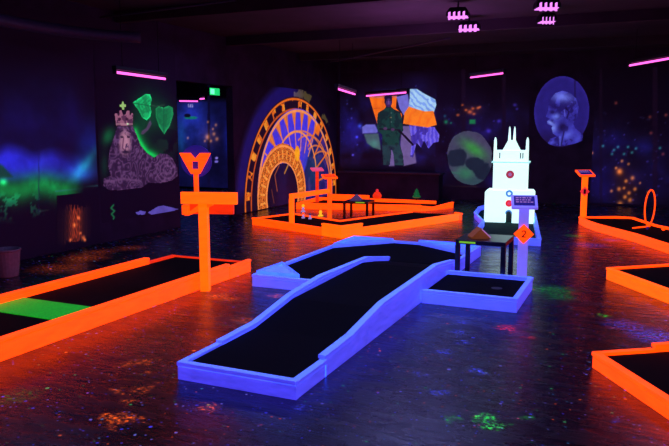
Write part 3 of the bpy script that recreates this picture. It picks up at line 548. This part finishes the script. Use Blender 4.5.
blacklight('pink ultraviolet tube left of the blue portrait medallion', un(470, 77.6, 2.8), un(505, 73, 2.8), 2.8)
blacklight('large pink ultraviolet tube at the right edge above the wire loop', un(629, 65.6, 2.8), un(675, 57.4, 2.8), 2.8)
def flood(label, px, py, rz, w):
    x, y = unfloor(px, py, 3.2); t = thing('flood_lamp', label, 'lamp', (x, y, 3.2), rz, 'ceiling blacklight floods')
    D = (x*x+y*y)**.5
    bm = bmesh.new(); box(bm, -w/2, w/2, -.1, .1, 0, .06); vplate(bm, [(-w/2, .06), (w/2, .06), (w/2*.7, .12), (-w/2*.7, .12)], -.08, .08); obj('housing', bm, 'housing', t, bevel=.005)
    bm = bmesh.new()
    for i in range(4):
        x0 = -w/2+.03+i*(w-.04)/4; vplate(bm, [(x0, -.05), (x0+(w-.04)/4-.035, -.05), (x0+(w-.04)/4-.035, .06), (x0, .05)], -.105, -.10)
    box(bm, -w/2+.02, w/2-.02, -.09, .09, -.008, -.001); obj('lens', bm, 'uv2', t)
    bm = bmesh.new(); tube(bm, [(0, 0, .12), (0, 0, .2)], .012, 6); obj('bracket', bm, 'housing', t)
flood('pink ceiling flood lamp, upper of the pair near the top centre', 458, 17, YAW-.3, .3)
flood('pink ceiling flood lamp just below and right of the upper one', 469, 29.5, YAW-.3, .34)
flood('violet ceiling flood lamp at the top edge above the castle', 546.5, 8.5, YAW, .3)
flood('small violet ceiling flood lamp hanging below the one at the top edge', 546.5, 22, YAW, .24)
t = thing('exit_sign', 'small green glowing exit sign above the doorway in the left wall', 'sign', (XL+.05, 10.62, 2.36), PI/2)
obj('case', BX(-.17, .17, -.03, .03, -.075, .075), 'housing', t, bevel=.005); obj('lit_face', BX(-.155, .155, -.036, -.031, -.062, .062), 'exit', t)
bm = bmesh.new(); vplate(bm, [(-.14, -.045), (-.02, -.045), (-.02, .045), (-.14, .045)], -.040, -.037); obj('pictogram', bm, 'exitwhite', t)
# duct, conduits and beams under the ceiling
def conduit(label, A, B, r, name='conduit', cat='pipe', z=3.2):
    bm = bmesh.new(); tube(bm, [(*unfloor(*A, z), z), (*unfloor(*B, z), z)], r, 10); o = obj(name, bm, 'duct'); tag(o, label, cat)
conduit('thin conduit under the ceiling running towards the top edge left of centre', (100, 17.5), (235, 0), .014)
conduit('thin conduit under the ceiling in the middle, right of the clock', (330, 62), (450, 38), .014)
bm = bmesh.new(); pts = []
for i in range(14):
    a = i/13; x, y = unfloor(-40+180*a, 12+19*a+8*math.sin(a*2.2), 2.85); pts.append((x, y, 2.85))
tube(bm, pts, .07, 14); o = obj('air_duct', bm, 'duct', smooth=True); tag(o, 'dim curved air duct under the ceiling at the upper left', 'duct')
for i, (y, lb) in enumerate(((5.2, 'dark ceiling beam nearest the camera'), (8.2, 'dark ceiling beam over the blue course'), (11.2, 'dark ceiling beam above the castle'), (14.2, 'dark ceiling beam nearest the back wall'))):
    bm = bmesh.new(); box(bm, XL+.02, 4.3, y-.06, y+.06, ZC-.16, ZC-.002); o = obj('ceiling_beam', bm, 'ceiling'); o['kind'] = 'structure'
# ---------------------------------------------------------------- low stage
t = thing('stage', 'low dark ledge along the back wall under the soldier painting', 'stage', (-5.2, 16.05, 0))
obj('front_panel', BX(-1.75, .85, -.12, .24, 0, .6), 'wall', t); obj('top_board', BX(-1.8, .9, -.17, .24, .6, .64), 'duct', t, bevel=.005)
# ---------------------------------------------------------------- blue course
XA, XB = -2.74, -1.85
bc = thing('minigolf_course', 'blue glowing minigolf course with a humped ramp in the middle of the floor', 'minigolf course', (-2.3, 6.2, 0))
def P_(par):
    return Matrix.Translation(par.location).inverted()
def adopt(par):
    for ch in par.children: ch.matrix_parent_inverse = (Matrix.Translation(par.location) @ Matrix.Rotation(par.rotation_euler.z, 4, 'Z')).inverted()
rail(bc, [(XA, 3.57, .125), (XB, 3.57, .125)], mat='blue')
rail(bc, [(XB, 3.575, .122), (XB, 4.03, .122)], mat='blue'); rail(bc, [(XA, 4.04, .122), (XA, 3.575, .122)], mat='blue')
rail(bc, [(XB, 4.0, .155), (XB, 4.47, .17), (XB, 5.15, .255), (XB, 6.8, .275), (XB, 7.5, .2)], mat='blue', name='raised_rail', th=.05)
rail(bc, [(XB, 7.502, .16), (XB, 8.92, .14)], mat='blue')
rail(bc, [(XA, 7.7, .14), (XA, 6.98, .26), (XA, 5.77, .285), (XA, 5.15, .245), (XA, 4.55, .15), (XA, 4.04, .14)], mat='blue', name='raised_rail', th=.05)
XC, YC, YD = -3.71, 6.16, 8.95
rail(bc, [(XC, YC, .13), (XA-.01, YC, .13)], mat='blue'); rail(bc, [(XC, YD, .13), (XC, YC+.01, .13)], mat='blue'); rail(bc, [(XB, YD, .13), (XC+.01, YD, .13)], mat='blue')
def bank(pts, h):
    bm = bmesh.new(); prism(bm, pts, .0, h); bm.faces.ensure_lookup_table(); f = bm.faces[1]
    r = bmesh.ops.inset_region(bm, faces=[f], thickness=.055, depth=0); bmesh.ops.translate(bm, verts=f.verts, vec=(0, 0, -.04)); obj('corner_bank', bm, 'blue', bc, bevel=.003)
bank([(XC+.03, YC+.045), (XC+.55, YC+.045), (XC+.045, YC+.6)], .17); bank([(XC+.045, YD-.75), (XC+.65, YD-.045), (XC+.045, YD-.045)], .165); bank([(XB-.85, YD-.045), (XB-.05, YD-.6), (XB-.05, YD-.045)], .17)
bm = bmesh.new(); prof = [(3.61, .102), (4.5, .108), (4.8, .15), (5.15, .2), (6.8, .225), (7.2, .17), (7.62, .10)]; n = 0
L0 = []
for y, z in prof: L0.append((bm.verts.new((XA+.045, y, z)), bm.verts.new((XB-.045, y, z)), bm.verts.new((XB-.045, y, 0)), bm.verts.new((XA+.045, y, 0))))
for a, b in zip(L0, L0[1:]):
    for k in range(4): bm.faces.new((a[k], a[(k+1) % 4], b[(k+1) % 4], b[k]))
bm.faces.new(L0[0][::-1]); bm.faces.new(L0[-1]); obj('ramp_turf', bm, 'turf', bc)
flat('turf', [(XC+.04, YC+.04), (XA-.04, YC+.04), (XA-.04, 7.65), (XB-.05, 7.65), (XB-.05, YD-.04), (XC+.04, YD-.04)], 0, .098, 'turf', bc)
XE, YE, YF = -.94, 6.2, 7.22
rail(bc, [(XB+.01, YE, .135), (XE, YE, .135)], mat='blue'); rail(bc, [(XE, YE+.01, .135), (XE, YF, .135)], mat='blue'); rail(bc, [(XE-.01, YF, .135), (XB+.01, YF, .135)], mat='blue')
flat('side_turf', [(XB+.01, YE+.04), (XE-.045, YE+.04), (XE-.045, YF-.04), (XB+.01, YF-.04)], 0, .095, 'turf', bc)
bm = bmesh.new(); bmesh.ops.create_circle(bm, cap_ends=True, segments=20, radius=.055, matrix=Matrix.Translation((-1.22, 6.72, .097))); obj('hole', bm, 'duct', bc)
adopt(bc)
# ---------------------------------------------------------------- left orange course
lc = thing('minigolf_course', 'long orange course with a green turf strip at the left edge', 'minigolf course', (-4.8, 5, 0))
XN, XF = -4.12, -5.46
rail(lc, [(XN, 1.6, .165), (XN, 6.36, .175)], mat='orange', name='raised_rail', th=.05); rail(lc, [(XN, 6.37, .14), (XN, 6.82, .15)], mat='orange')
rail(lc, [(XF, 6.55, .115), (XF, 1.6, .115)], mat='orange', name='raised_rail', th=.07); rail(lc, [(XF, 7.09, .06), (XF, 6.56, .06)], mat='orange_dim'); rail(lc, [(XN-.01, 6.83, .055), (XN-.25, 7.1, .055), (XF+.01, 7.09, .055)], mat='orange_dim', th=.02)
flat('turf', [(XF+.075, 1.6), (XN-.055, 1.6), (XN-.055, 6.82), (XN-.26, 7.06), (XF+.075, 7.05)], 0, .04, 'turf', lc)
flat('green_strip', [(XF+.08, 4.2), (XN-.055, 4.2), (XN-.055, 4.66), (XF+.08, 4.66)], .04, .048, 'greenturf', lc)
adopt(lc)
# sign post with the letter M
sx, sy = -4.045, 5.785; rot = .3
sp = thing('sign_post', 'tall orange post with crossed boards and an M sign beside the left course', 'sign', (sx, sy, 0), rot)
obj('post', BX(-.045, .045, -.04, .04, 0, 1.0), 'amber', sp, bevel=.004)
obj('crossbar', BX(-.215, .37, -.075, -.03, .915, 1.035), 'amber', sp, bevel=.004)
bm = bmesh.new(); box(bm, -.2, .3, .04, .09, .80, .91); obj('rear_board', bm, 'orange_dim', sp, bevel=.004)
bm = bmesh.new(); vplate(bm, [(-.2, .79), (-.15, .79), (.1, .895), (.1, .93), (-.02, .92)], -.028, .03); obj('brace', bm, 'orange', sp, bevel=.003)
obj('end_block', BX(-.215, -.16, -.05, .05, .8, .9), 'orange', sp, bevel=.003)
obj('sign_stem', BX(-.09, -.05, -.02, .02, .93, 1.24), 'orange', sp, bevel=.003)
bm = bmesh.new(); bmesh.ops.create_cone(bm, cap_ends=True, segments=40, radius1=.163, radius2=.163, depth=.012, matrix=Matrix.Translation((-.07, .022, 1.345)) @ Matrix.Rotation(PI/2, 4, 'X')); obj('round_backing', bm, 'indigo', sp)
def mpx(pts): return [(-.07+(x-195)/98, 1.345-(y-160.5)/98) for x, y in pts]
bm = bmesh.new(); Mp = [(179.3, 152.3), (189.5, 152.3), (195, 159), (200.5, 152.3), (210.7, 152.3), (200, 172.5), (190, 172.5), (190, 170), (187.5, 167), (192.6, 167), (192.6, 161.5), (195, 163.5), (197.4, 161.5), (197.4, 168.5), (192.6, 168.5)]
for pts in ([(179.3, 152.3), (189.9, 152.3), (194.8, 158), (194.8, 160.5), (191.6, 160.5), (191.6, 168), (187.8, 168), (183.6, 160.6)], [(195.2, 158), (200.1, 152.3), (210.7, 152.3), (206.4, 160.6), (202.2, 168), (198.4, 168), (198.4, 160.5), (195.2, 160.5)], [(187.8, 168.2), (202.2, 168.2), (199.2, 173), (190.8, 173)]):
    vplate(bm, mpx(pts), -.03, .005)
obj('letter_sign', bm, 'orange', sp)
# ---------------------------------------------------------------- middle orange courses
mc = thing('minigolf_course', 'angular orange course with a raised corner in front of the clock painting', 'minigolf course', (-4.6, 11, 0))
a0, a1, a2 = (-6.2, 10.33), (-4.12, 9.52), (-2.95, 12.5)
def mix(p, q, t): return (p[0]+(q[0]-p[0])*t, p[1]+(q[1]-p[1])*t)
r1, r2 = mix(a0, a1, .8), mix(a1, a2, .15)
rail(mc, [(*a0, .13), (*mix(a0, a1, .8), .13)]); rail(mc, [(*r1, .2), (*a1, .2), (*r2, .2)], name='raised_rail', mat='amber'); rail(mc, [(*r2, .13), (*mix(a1, a2, .97), .13)], mat='amber')
rail(mc, [(*mix(a1, a2, .972), .13), (*a2, .13), (-3.1, 12.62, .13)])
b0, b1, b2 = (-5.88, 11.3), (-4.66, 10.7), (-3.95, 12.5)
rail(mc, [(*b0, .12), (*a0, .12)]); rail(mc, [(*b2, .12), (*b1, .12), (*b0, .12)])
flat('turf', [(-6.12, 10.37), (-4.15, 9.6), (-3.05, 12.45), (-3.9, 12.45), (-4.62, 10.72), (-5.86, 11.24)], 0, .10, 'turf', mc); adopt(mc)
bcx = thing('minigolf_course', 'rear orange course running parallel to the back wall before the soldier', 'minigolf course', (-5, 13.8, 0))
rail(bcx, [(-6.62, 12.85, .13), (-4.05, 13.5, .13)]); rail(bcx, [(-4.05, 13.5, .12), (-3.86, 13.78, .075), (-3.6, 14.42, .13)])
rail(bcx, [(-5.55, 14.42, .13), (-6.75, 14.2, .13), (-6.62, 12.86, .13)]); rail(bcx, [(-5.55, 14.42, .2), (-6.45, 14.35, .2)], name='raised_rail', th=.04); rail(bcx, [(-4.0, 14.48, .13), (-5.54, 14.46, .13)])
flat('turf', [(-6.6, 12.9), (-4.05, 13.54), (-3.75, 14.2), (-3.7, 14.4), (-6.6, 14.2)], 0, .07, 'turf', bcx); adopt(bcx)
# gate and sign posts of the middle courses
def ledger(par, z, w=.26, d=.17, tilt=.6, yaw=0, frame='orange', face='indigo', marks='rose', k=1.0):
    mt = Matrix.Translation((0, 0, z)) @ Matrix.Rotation(yaw, 4, 'Z') @ Matrix.Rotation(tilt, 4, 'X')
    obj('sign_board', BX(-w/2, w/2, -d/2, d/2, -.02, .01, mtx=mt), frame, par, bevel=.003)
    obj('sign_panel', BX(-w/2+.025, w/2-.03, -d/2+.03, d/2-.02, .011, .014, mtx=mt), face, par)
    bm = bmesh.new()
    for r_ in range(3):
        x = -w/2+.045
        while x < w/2-.07:
            l = random.uniform(.012, .035)*k*w/.26; box(bm, x, min(x+l, w/2-.04), d/2-.05-r_*.03, d/2-.038-r_*.03, .0145, .0155, mtx=mt); x += l+.01
    obj('lettering', bm, marks, par)
gx, gy = (-5.215, 9.965)
g = thing('gate_frame', 'orange goal-like timber frame standing on the front edge of the angular course', 'frame', (gx, gy, .131), 0)
v = Vector((-5.32-gx, 11.72-gy)); L_ = v.length; g.rotation_euler.z = math.atan2(v.y, v.x)
obj('post', BX(-.035, .035, -.035, .035, 0, .41), 'amber', g, bevel=.004); bm = bmesh.new(); vplate(bm, [(-.035, .41), (L_-.06, .355), (L_-.06, .435), (-.035, .49)], -.03, .03); obj('crossbeam', bm, 'amber', g, bevel=.004)
s1 = thing('sign_post', 'orange post with a tilted sign board at the right end of the gate frame', 'sign', (-5.32, 11.72, 0), .35)
obj('post', BX(-.04, .04, -.035, .035, 0, .8), 'orange', s1, bevel=.004); ledger(s1, .8, w=.27, tilt=.35, yaw=.5, frame='orange', face='orange_dim', marks='orange')
s2 = thing('sign_post', 'farther orange sign post with a pink-topped board against the clock painting', 'sign', (-6.5, 13.65, .071), .35)
obj('post', BX(-.035, .035, -.03, .03, 0, .73), 'orange_dim', s2, bevel=.004); ledger(s2, .74, tilt=.3, yaw=.4, frame='pink', face='pink', marks='rose', w=.27)
# ---------------------------------------------------------------- right orange courses
rc = thing('minigolf_course', 'curved orange course with a wire loop at the right by the back wall', 'minigolf course', (0, 11.5, 0))
rail(rc, [(-.92, 12.86, .13), (-.78, 12.38, .13), (-.57, 11.93, .13), (-.3, 11.5, .13), (-.01, 11.05, .13), (.46, 10.1, .13), (1.0, 9.0, .13), (1.4, 8.2, .13)], side=1, mat='orange')
rail(rc, [(1.9, 9.6, .12), (.85, 11.5, .12), (.3, 12.3, .12), (-.05, 13.2, .12), (-.3, 13.22, .12), (-.72, 12.98, .12), (-.9, 12.9, .12)], side=-1, mat='orange')
rail(rc, [(1.4, 8.2, .12), (1.9, 9.6, .12)])
flat('turf', [(-.88, 12.88), (-.54, 11.97), (.02, 11.09), (1.36, 8.25), (1.85, 9.6), (.3, 12.2), (-.06, 13.12), (-.68, 12.92)], 0, .10, 'turf', rc)
bm = bmesh.new(); pts = [(.0, 11.62, .11), (.1, 11.8, .055), (.17, 11.98, .07)]
for i in range(29):
    a = -PI/2+i*2*PI/28; dx = .17*math.cos(a); pts.append((.22+.02*i/28+.045*math.cos(a), 12.1+.30*math.cos(a)*.5+.0, .39+.31*math.sin(a)))
pts += [(.26, 12.25, .06)]
pts = [(-.02, 11.75, .115), (.08, 11.92, .112), (.17, 12.02, .115)]
for i in range(33):
    a = -PI/2+i*2*PI/32; pts.append((.20+.03*i/32+.085*math.cos(a), 12.1+.29*math.cos(a)*.95, .41+.295*math.sin(a)))
tube(bm, pts, .012, 8); obj('wire_loop', bm, M['orange'], rc, smooth=True)
adopt(rc)
s3 = thing('sign_post', 'orange sign post with a dark red diamond at the corner of the curved course', 'sign', (-.86, 13.04, 0), .2)
obj('post', BX(-.05, .05, -.035, .035, 0, .88), 'amber', s3, bevel=.004); ledger(s3, .9, w=.29, d=.22, tilt=.42, yaw=.35, frame='orange', face='indigo', marks='rose')
def diamond(par, z, r, mat, y=-.05):
    bm = bmesh.new(); vplate(bm, [(0, z-r), (r, z), (0, z+r), (-r, z)], y, y+.012); return obj('number_diamond', bm, mat, par)
def digit2(par, z, s, mat, y=-.056):
    bm = bmesh.new(); seg = [(-.5, .55), (-.3, .9), (.2, .95), (.5, .6), (.35, .15), (-.5, -.8), (.55, -.8)]
    for (x0, z0), (x1, z1) in zip(seg, seg[1:]):
        dx, dz = x1-x0, z1-z0; l = math.hypot(dx, dz); nx, nz_ = -dz/l*.16, dx/l*.16
        vplate(bm, [((x0-nx)*s, z+(z0-nz_)*s), ((x1-nx)*s, z+(z1-nz_)*s), ((x1+nx)*s, z+(z1+nz_)*s), ((x0+nx)*s, z+(z0+nz_)*s)], y, y+.004)
    obj('number', bm, mat, par)
diamond(s3, .57, .085, 'red'); bm = bmesh.new(); vplate(bm, [(-.02, .53), (.02, .53), (.02, .61), (-.02, .61)], -.056, -.052); obj('number', bm, 'inkmark', s3)
def corner_course(label, c, a, b, la, lb, h, step=None, mat='amber'):
    t = thing('minigolf_course', label, 'minigolf course', (c[0], c[1], 0)); c = Vector(c); a = Vector(a).normalized(); b = Vector(b).normalized()
    p = lambda u, w: (c.x+a.x*u+b.x*w, c.y+a.y*u+b.y*w)
    rail(t, [(*p(0, 0), h), (*p(la, 0), h)], mat=mat, th=.045); rail(t, [(*p(la, 0), h), (*p(la, lb), h)], mat=mat)
    if step:
        rail(t, [(*p(0, step), h), (*p(0, .01), h)], mat='orange'); rail(t, [(*p(0, lb), h+.035), (*p(0, step+.003), h+.035)], mat='orange', name='raised_rail')
    else: rail(t, [(*p(0, lb), h), (*p(0, .01), h)], mat='orange')
    rail(t, [(*p(la, lb), h), (*p(.0, lb), h)], mat=mat)
    flat('turf', [p(.04, .04), p(la-.04, .04), p(la-.04, lb-.04), p(.04, lb-.04)], 0, h-.022, 'turf', t); adopt(t); return t
corner_course('orange cornered course at the right edge, second from the front', (-.26, 8.08), (.54, -.84), (.78, .63), 2.4, 1.3, .135)
corner_course('orange cornered course nearest the camera at the lower right', (-.22, 4.95), (.52, -.86), (.82, .57), 2.2, 1.2, .115, .46, 'orange')
# ---------------------------------------------------------------- castle and its enclosure
cc = thing('minigolf_course', 'small blue-edged course of dark green turf around the white castle', 'minigolf course', (-1.8, 11.5, 0))
rail(cc, [(-2.22, 10.03, .11), (-1.22, 10.05, .11)], mat='blue'); rail(cc, [(-1.22, 10.06, .11), (-1.72, 13.2, .11)], mat='blue'); rail(cc, [(-2.42, 11.75, .11), (-2.22, 10.04, .11)], mat='blue')
rail(cc, [(-2.9, 14.4, .11), (-2.95, 13.9, .11), (-2.82, 12.9, .11), (-2.42, 11.76, .11)], mat='blue', name='curved_rail', th=.03); rail(cc, [(-1.72, 13.2, .11), (-2.0, 14.2, .11), (-2.88, 14.4, .11)], mat='blue')
flat('turf', [(-2.17, 10.08), (-1.28, 10.08), (-1.78, 13.2), (-2.04, 14.14), (-2.84, 14.3), (-2.9, 13.9), (-2.76, 12.9), (-2.37, 11.78)], 0, .03, 'castleturf', cc); adopt(cc)
ca = thing('toy_castle', 'bright white model castle with tall spires on a green turf course', 'castle', (-2.05, 12.2, .03), 0.1)
def arch_front(w, h, dw, dh, y0, y1, bm):
    # block front with an arched doorway
    pts = [(-w, 0), (-dw, 0), (-dw, dh*.72)]
    for i in range(9): a = PI-i*PI/8; pts.append((dw*math.cos(a), dh*.72+dh*.28*math.sin(a)))
    pts += [(dw, 0), (w, 0), (w, h-.04), (w-.03, h), (-w+.03, h), (-w, h-.04)]
    vplate(bm, pts, y0, y1)
bm = bmesh.new(); arch_front(.425, .575, .055, .22, 0, .5, bm); obj('lower_block', bm, 'castle', ca, bevel=.006)
bm = bmesh.new(); vplate(bm, [(-.055, .0), (.055, .0), (.055, .17), (.03, .205), (-.03, .205), (-.055, .17)], .12, .14); obj('doorway', bm, 'black', ca)
bm = bmesh.new()
for i in range(10):
    a0_, a1_ = i*PI/10, (i+1)*PI/10
    vplate(bm, [(.062*math.cos(a0_), .165+.07*math.sin(a0_)), (.062*math.cos(a1_), .165+.07*math.sin(a1_)), (.045*math.cos(a1_), .165+.045*math.sin(a1_)), (.045*math.cos(a0_), .165+.045*math.sin(a0_))], -.012, .0)
obj('door_arch', bm, 'skyblue', ca)
obj('upper_block', BX(-.295, .295, .03, .45, .575, 1.06), 'castle', ca, bevel=.006)
obj('ledge', BX(-.325, .325, .0, .48, 1.06, 1.085), 'castle_shade', ca, bevel=.004)
bm = bmesh.new(); box(bm, -.27, .27, .06, .42, 1.085, 1.28)
obj('parapet', bm, 'castle', ca, bevel=.004)
for x in (-.19, .165, .205): obj('arrow_slit', BX(x-.008, x+.008, .05, .06, 1.14, 1.24), 'housing', ca)
bm = bmesh.new(); vplate(bm, [(-.15, 1.28), (.15, 1.28), (.055, 1.46), (-.055, 1.46)], .08, .36); obj('gable', bm, 'castle', ca, bevel=.004)
for s in (-1, 1):
    bm = bmesh.new(); lathe(bm, [(.028, 1.085), (.026, 1.3), (.022, 1.46), (.012, 1.5), (.004, 1.51)], 10, Matrix.Translation((s*.275, .08, 0))); obj('pinnacle', bm, 'castle', ca)
    bm = bmesh.new(); lathe(bm, [(.024, 1.44), (.02, 1.55), (.014, 1.66), (.004, 1.70)], 10, Matrix.Translation((s*.043, .2, 0))); obj('spire', bm, 'castle', ca)
def roundel(z, r, mat, inner, name='emblem'):
    bm = bmesh.new(); bmesh.ops.create_cone(bm, cap_ends=True, segments=24, radius1=r, radius2=r, depth=.014, matrix=Matrix.Translation((0, -.007 if z < .6 else .023, z)) @ Matrix.Rotation(PI/2, 4, 'X')); o = obj(name, bm, mat, ca)
    bm = bmesh.new(); bmesh.ops.create_cone(bm, cap_ends=True, segments=5, radius1=r*.5, radius2=r*.5, depth=.006, matrix=Matrix.Translation((0, -.018 if z < .6 else .012, z)) @ Matrix.Rotation(PI/2, 4, 'X')); obj('emblem_centre', bm, inner, o)
roundel(.86, .07, 'deepred', 'rose'); roundel(.525, .062, 'skyblue', 'castle'); roundel(.35, .06, 'red', 'pink')
# ---------------------------------------------------------------- tables
def side_table(label, loc, w, h, rz):
    t = thing('side_table', label, 'table', loc, rz); hw = w/2; th = .05*w/.55
    obj('tabletop', BX(-hw, hw, -hw, hw, h-th, h), 'blackwood', t, bevel=.004)
    for sx_ in (-1, 1):
        for sy_ in (-1, 1):
            x0 = sx_*(hw-th/2); y0 = sy_*(hw-th/2); obj('leg', BX(x0-th/2, x0+th/2, y0-th/2, y0+th/2, 0, h-th), 'blackwood', t, bevel=.003)
    return t
side_table('square black side table between the blue course and the castle', (-1.53, 7.62, 0), .55, .46, 0)
side_table('low black table standing inside the angular orange courses', (-4.93, 12.25, 0), .5, .31, .1)
def house(label, loc, rz, s=1, mats=('brown', 'rose')):
    t = thing('toy_house', label, 'toy house', loc, rz); w, h, d = .12*s, .13*s, .09*s
    bm = bmesh.new(); vplate(bm, [(-w, 0), (w, 0), (w, .02*s), (0, h), (-w, .02*s)], -d, d); obj('body', bm, mats[0], t)
    for sd_ in (-1, 1):
        bm = bmesh.new(); vplate(bm, [(0, h), (0, h+.018*s), (sd_*(w+.02*s), .022*s), (sd_*(w+.012*s), .006*s)], -d-.015*s, d+.015*s); obj('roof_panel', bm, mats[1] if sd_ > 0 else mats[0], t)
    return t
house('small gabled model house with a pink roof on the black side table', (-1.585, 7.56, .461), .5, .8)
house('small grey-purple model house on the low black table', (-4.98, 12.22, .311), .2, .8, ('purplegrey', 'purplegrey'))
tag(obj('tape_strip', BX(-1.76, -1.58, 7.338, 7.343, .425, .445), 'yellowgreen'), 'yellow-green strip on the front edge of the black side table', 'tape')
o = obj('tape_strip', BX(-.08, .1, -.003, .003, -.01, .01), 'yellowgreen'); o.location = (-4.82, 12.0, .295); o.rotation_euler = (0, 0, .1); tag(o, 'yellow-green strip on the front edge of the low black table', 'tape')
# blue sign by the table
s4 = thing('sign_post', 'lilac-blue sign post with an orange number 2 diamond beside the black table', 'sign', (-1.085, 7.42, 0), .25)
obj('post', BX(-.05, .05, -.03, .03, 0, .87), 'lilac', s4, bevel=.004); ledger(s4, .9, w=.27, d=.18, tilt=.75, frame='lilac', face='indigo', marks='rose')
diamond(s4, .56, .105, 'orange'); digit2(s4, .56, .038, 'inkmark')
# ---------------------------------------------------------------- little figures and oddments
def figure(label, loc, body, head, h=.16, group='little obstacle figures'):
    t = thing('obstacle_figure', label, 'figure', loc, 0, group)
    bm = bmesh.new(); lathe(bm, [(.045*h/.16, 0), (.045*h/.16, .02), (.02*h/.16, .035), (.028*h/.16, h*.45), (.014*h/.16, h*.62)], 14); obj('body', bm, body, t, smooth=True)
    bm = bmesh.new(); bmesh.ops.create_uvsphere(bm, u_segments=14, v_segments=10, radius=h*.2, matrix=Matrix.Translation((0, 0, h*.78))); obj('head', bm, head, t, smooth=True)
figure('small yellow-headed figure on the floor left of the gate frame crossbeam', (-6.25, 12.45, 0), 'white', 'yellow', .16)
figure('small yellow and orange figure just left of the middle sign post', (-5.62, 11.95, 0), 'yellow', 'orange', .19)
figure('small figure with an orange head inside the angular course', (-5.43, 10.82, .10), 'white', 'orange', .11)
figure('small figure with a bluish head inside the angular course', (-5.27, 10.77, .10), 'white', 'purplegrey', .11)
t = thing('obstacle_figure', 'small red rounded figure on the far edge of the rear course', 'figure', (-5.38, 14.47, .13), 0)
bm = bmesh.new(); lathe(bm, [(.07, 0), (.1, .03), (.1, .08), (.06, .14), (.02, .16)], 14); obj('body', bm, 'orange_dim', t, smooth=True); bm = bmesh.new(); bmesh.ops.create_uvsphere(bm, u_segments=12, v_segments=8, radius=.035, matrix=Matrix.Translation((0, 0, .18))); obj('head', bm, 'red', t, smooth=True)
t = thing('toy_tree', 'small dark green tree-like figure on the far edge of the rear course', 'figure', (-4.45, 14.47, .13), 0)
bm = bmesh.new(); lathe(bm, [(.02, 0), (.02, .05)], 8); obj('trunk', bm, 'black', t)
bm = bmesh.new(); lathe(bm, [(.06, .05), (.1, .07), (.055, .13), (.07, .14), (.035, .19), (.045, .2), (.004, .26)], 12); obj('crown', bm, 'greenpaint', t)
def ball(label, loc, mat, r=.0214):
    bm = bmesh.new(); bmesh.ops.create_uvsphere(bm, u_segments=16, v_segments=10, radius=r); o = obj('golf_ball', bm, mat, smooth=True); o.location = loc; tag(o, label, 'golf ball')
ball('violet golf ball at the foot of the wire loop', (.19, 11.78, .122), 'indigo'); ball('orange golf ball at the right edge beyond the wire loop', (.42, 11.75, .131), 'orange', .03)
x, y = unfloor(9, 276)
t = thing('trash_bin', 'grey waste bin standing against the left wall at the picture edge', 'bin', (x-.02, y, 0))
bm = bmesh.new(); lathe(bm, [(.115, 0), (.12, .01), (.15, .29), (.16, .3), (.16, .315), (.145, .315), (.14, .30), (.11, .02)], 24); obj('bucket', bm, 'bin', t, smooth=False)
bm = bmesh.new(); tube(bm, [(-.152, 0, .27), (-.158, -.06, .17), (-.15, -.10, .08), (-.1, -.125, .05)], .006, 6); obj('handle', bm, 'housing', t)
# ---------------------------------------------------------------- light: blacklights of the room, then added fill without fixtures
def area(x, y, z, w, h, col, e, rot=(0, 0, 0)):
    l = bpy.data.lights.new('blacklight', 'AREA'); l.shape = 'RECTANGLE'; l.size = w; l.size_y = h; l.color = col; l.energy = e
    o = bpy.data.objects.new('blacklight', l); C.objects.link(o); o.location = (x, y, z); o.rotation_euler = rot
for x, y, e in ((-2.2, 4.2, 42), (-2.3, 7.0, 42), (-5.5, 4.5, 12), (-5.5, 9.5, 12), (-3.2, 12.5, 16), (1.0, 8.5, 14), (1.5, 3.5, 12), (.8, 13.5, 12), (-10.5, 13, 8), (-5.0, 15.0, 8)):
    area(x, y, 3.15, 1.2, .3, (.30, .32, 1.0), e)
w = bpy.data.worlds.new('world'); sc.world = w; w.use_nodes = True; w.node_tree.nodes['Background'].inputs[0].default_value = (.03, .01, .05, 1); w.node_tree.nodes['Background'].inputs[1].default_value = 1
for x, y, e in ((-3, 4, 20), (-3, 10, 22), (1.5, 8, 12)):
    l = bpy.data.lights.new('fill_uplight', 'AREA'); l.size = 1.5; l.color = (.75, .25, .9); l.energy = e; o = bpy.data.objects.new('ceiling_fill', l); C.objects.link(o); o.location = (x, y, 2.3); o.rotation_euler = (PI, 0, 0)  # added purple fill, no fixture there: lifts the dark ceiling and walls
sc.view_settings.view_transform = 'Standard'; sc.view_settings.look = 'None'; sc.view_settings.exposure = 0; sc.view_settings.gamma = 1; sc.view_settings.use_curve_mapping = False
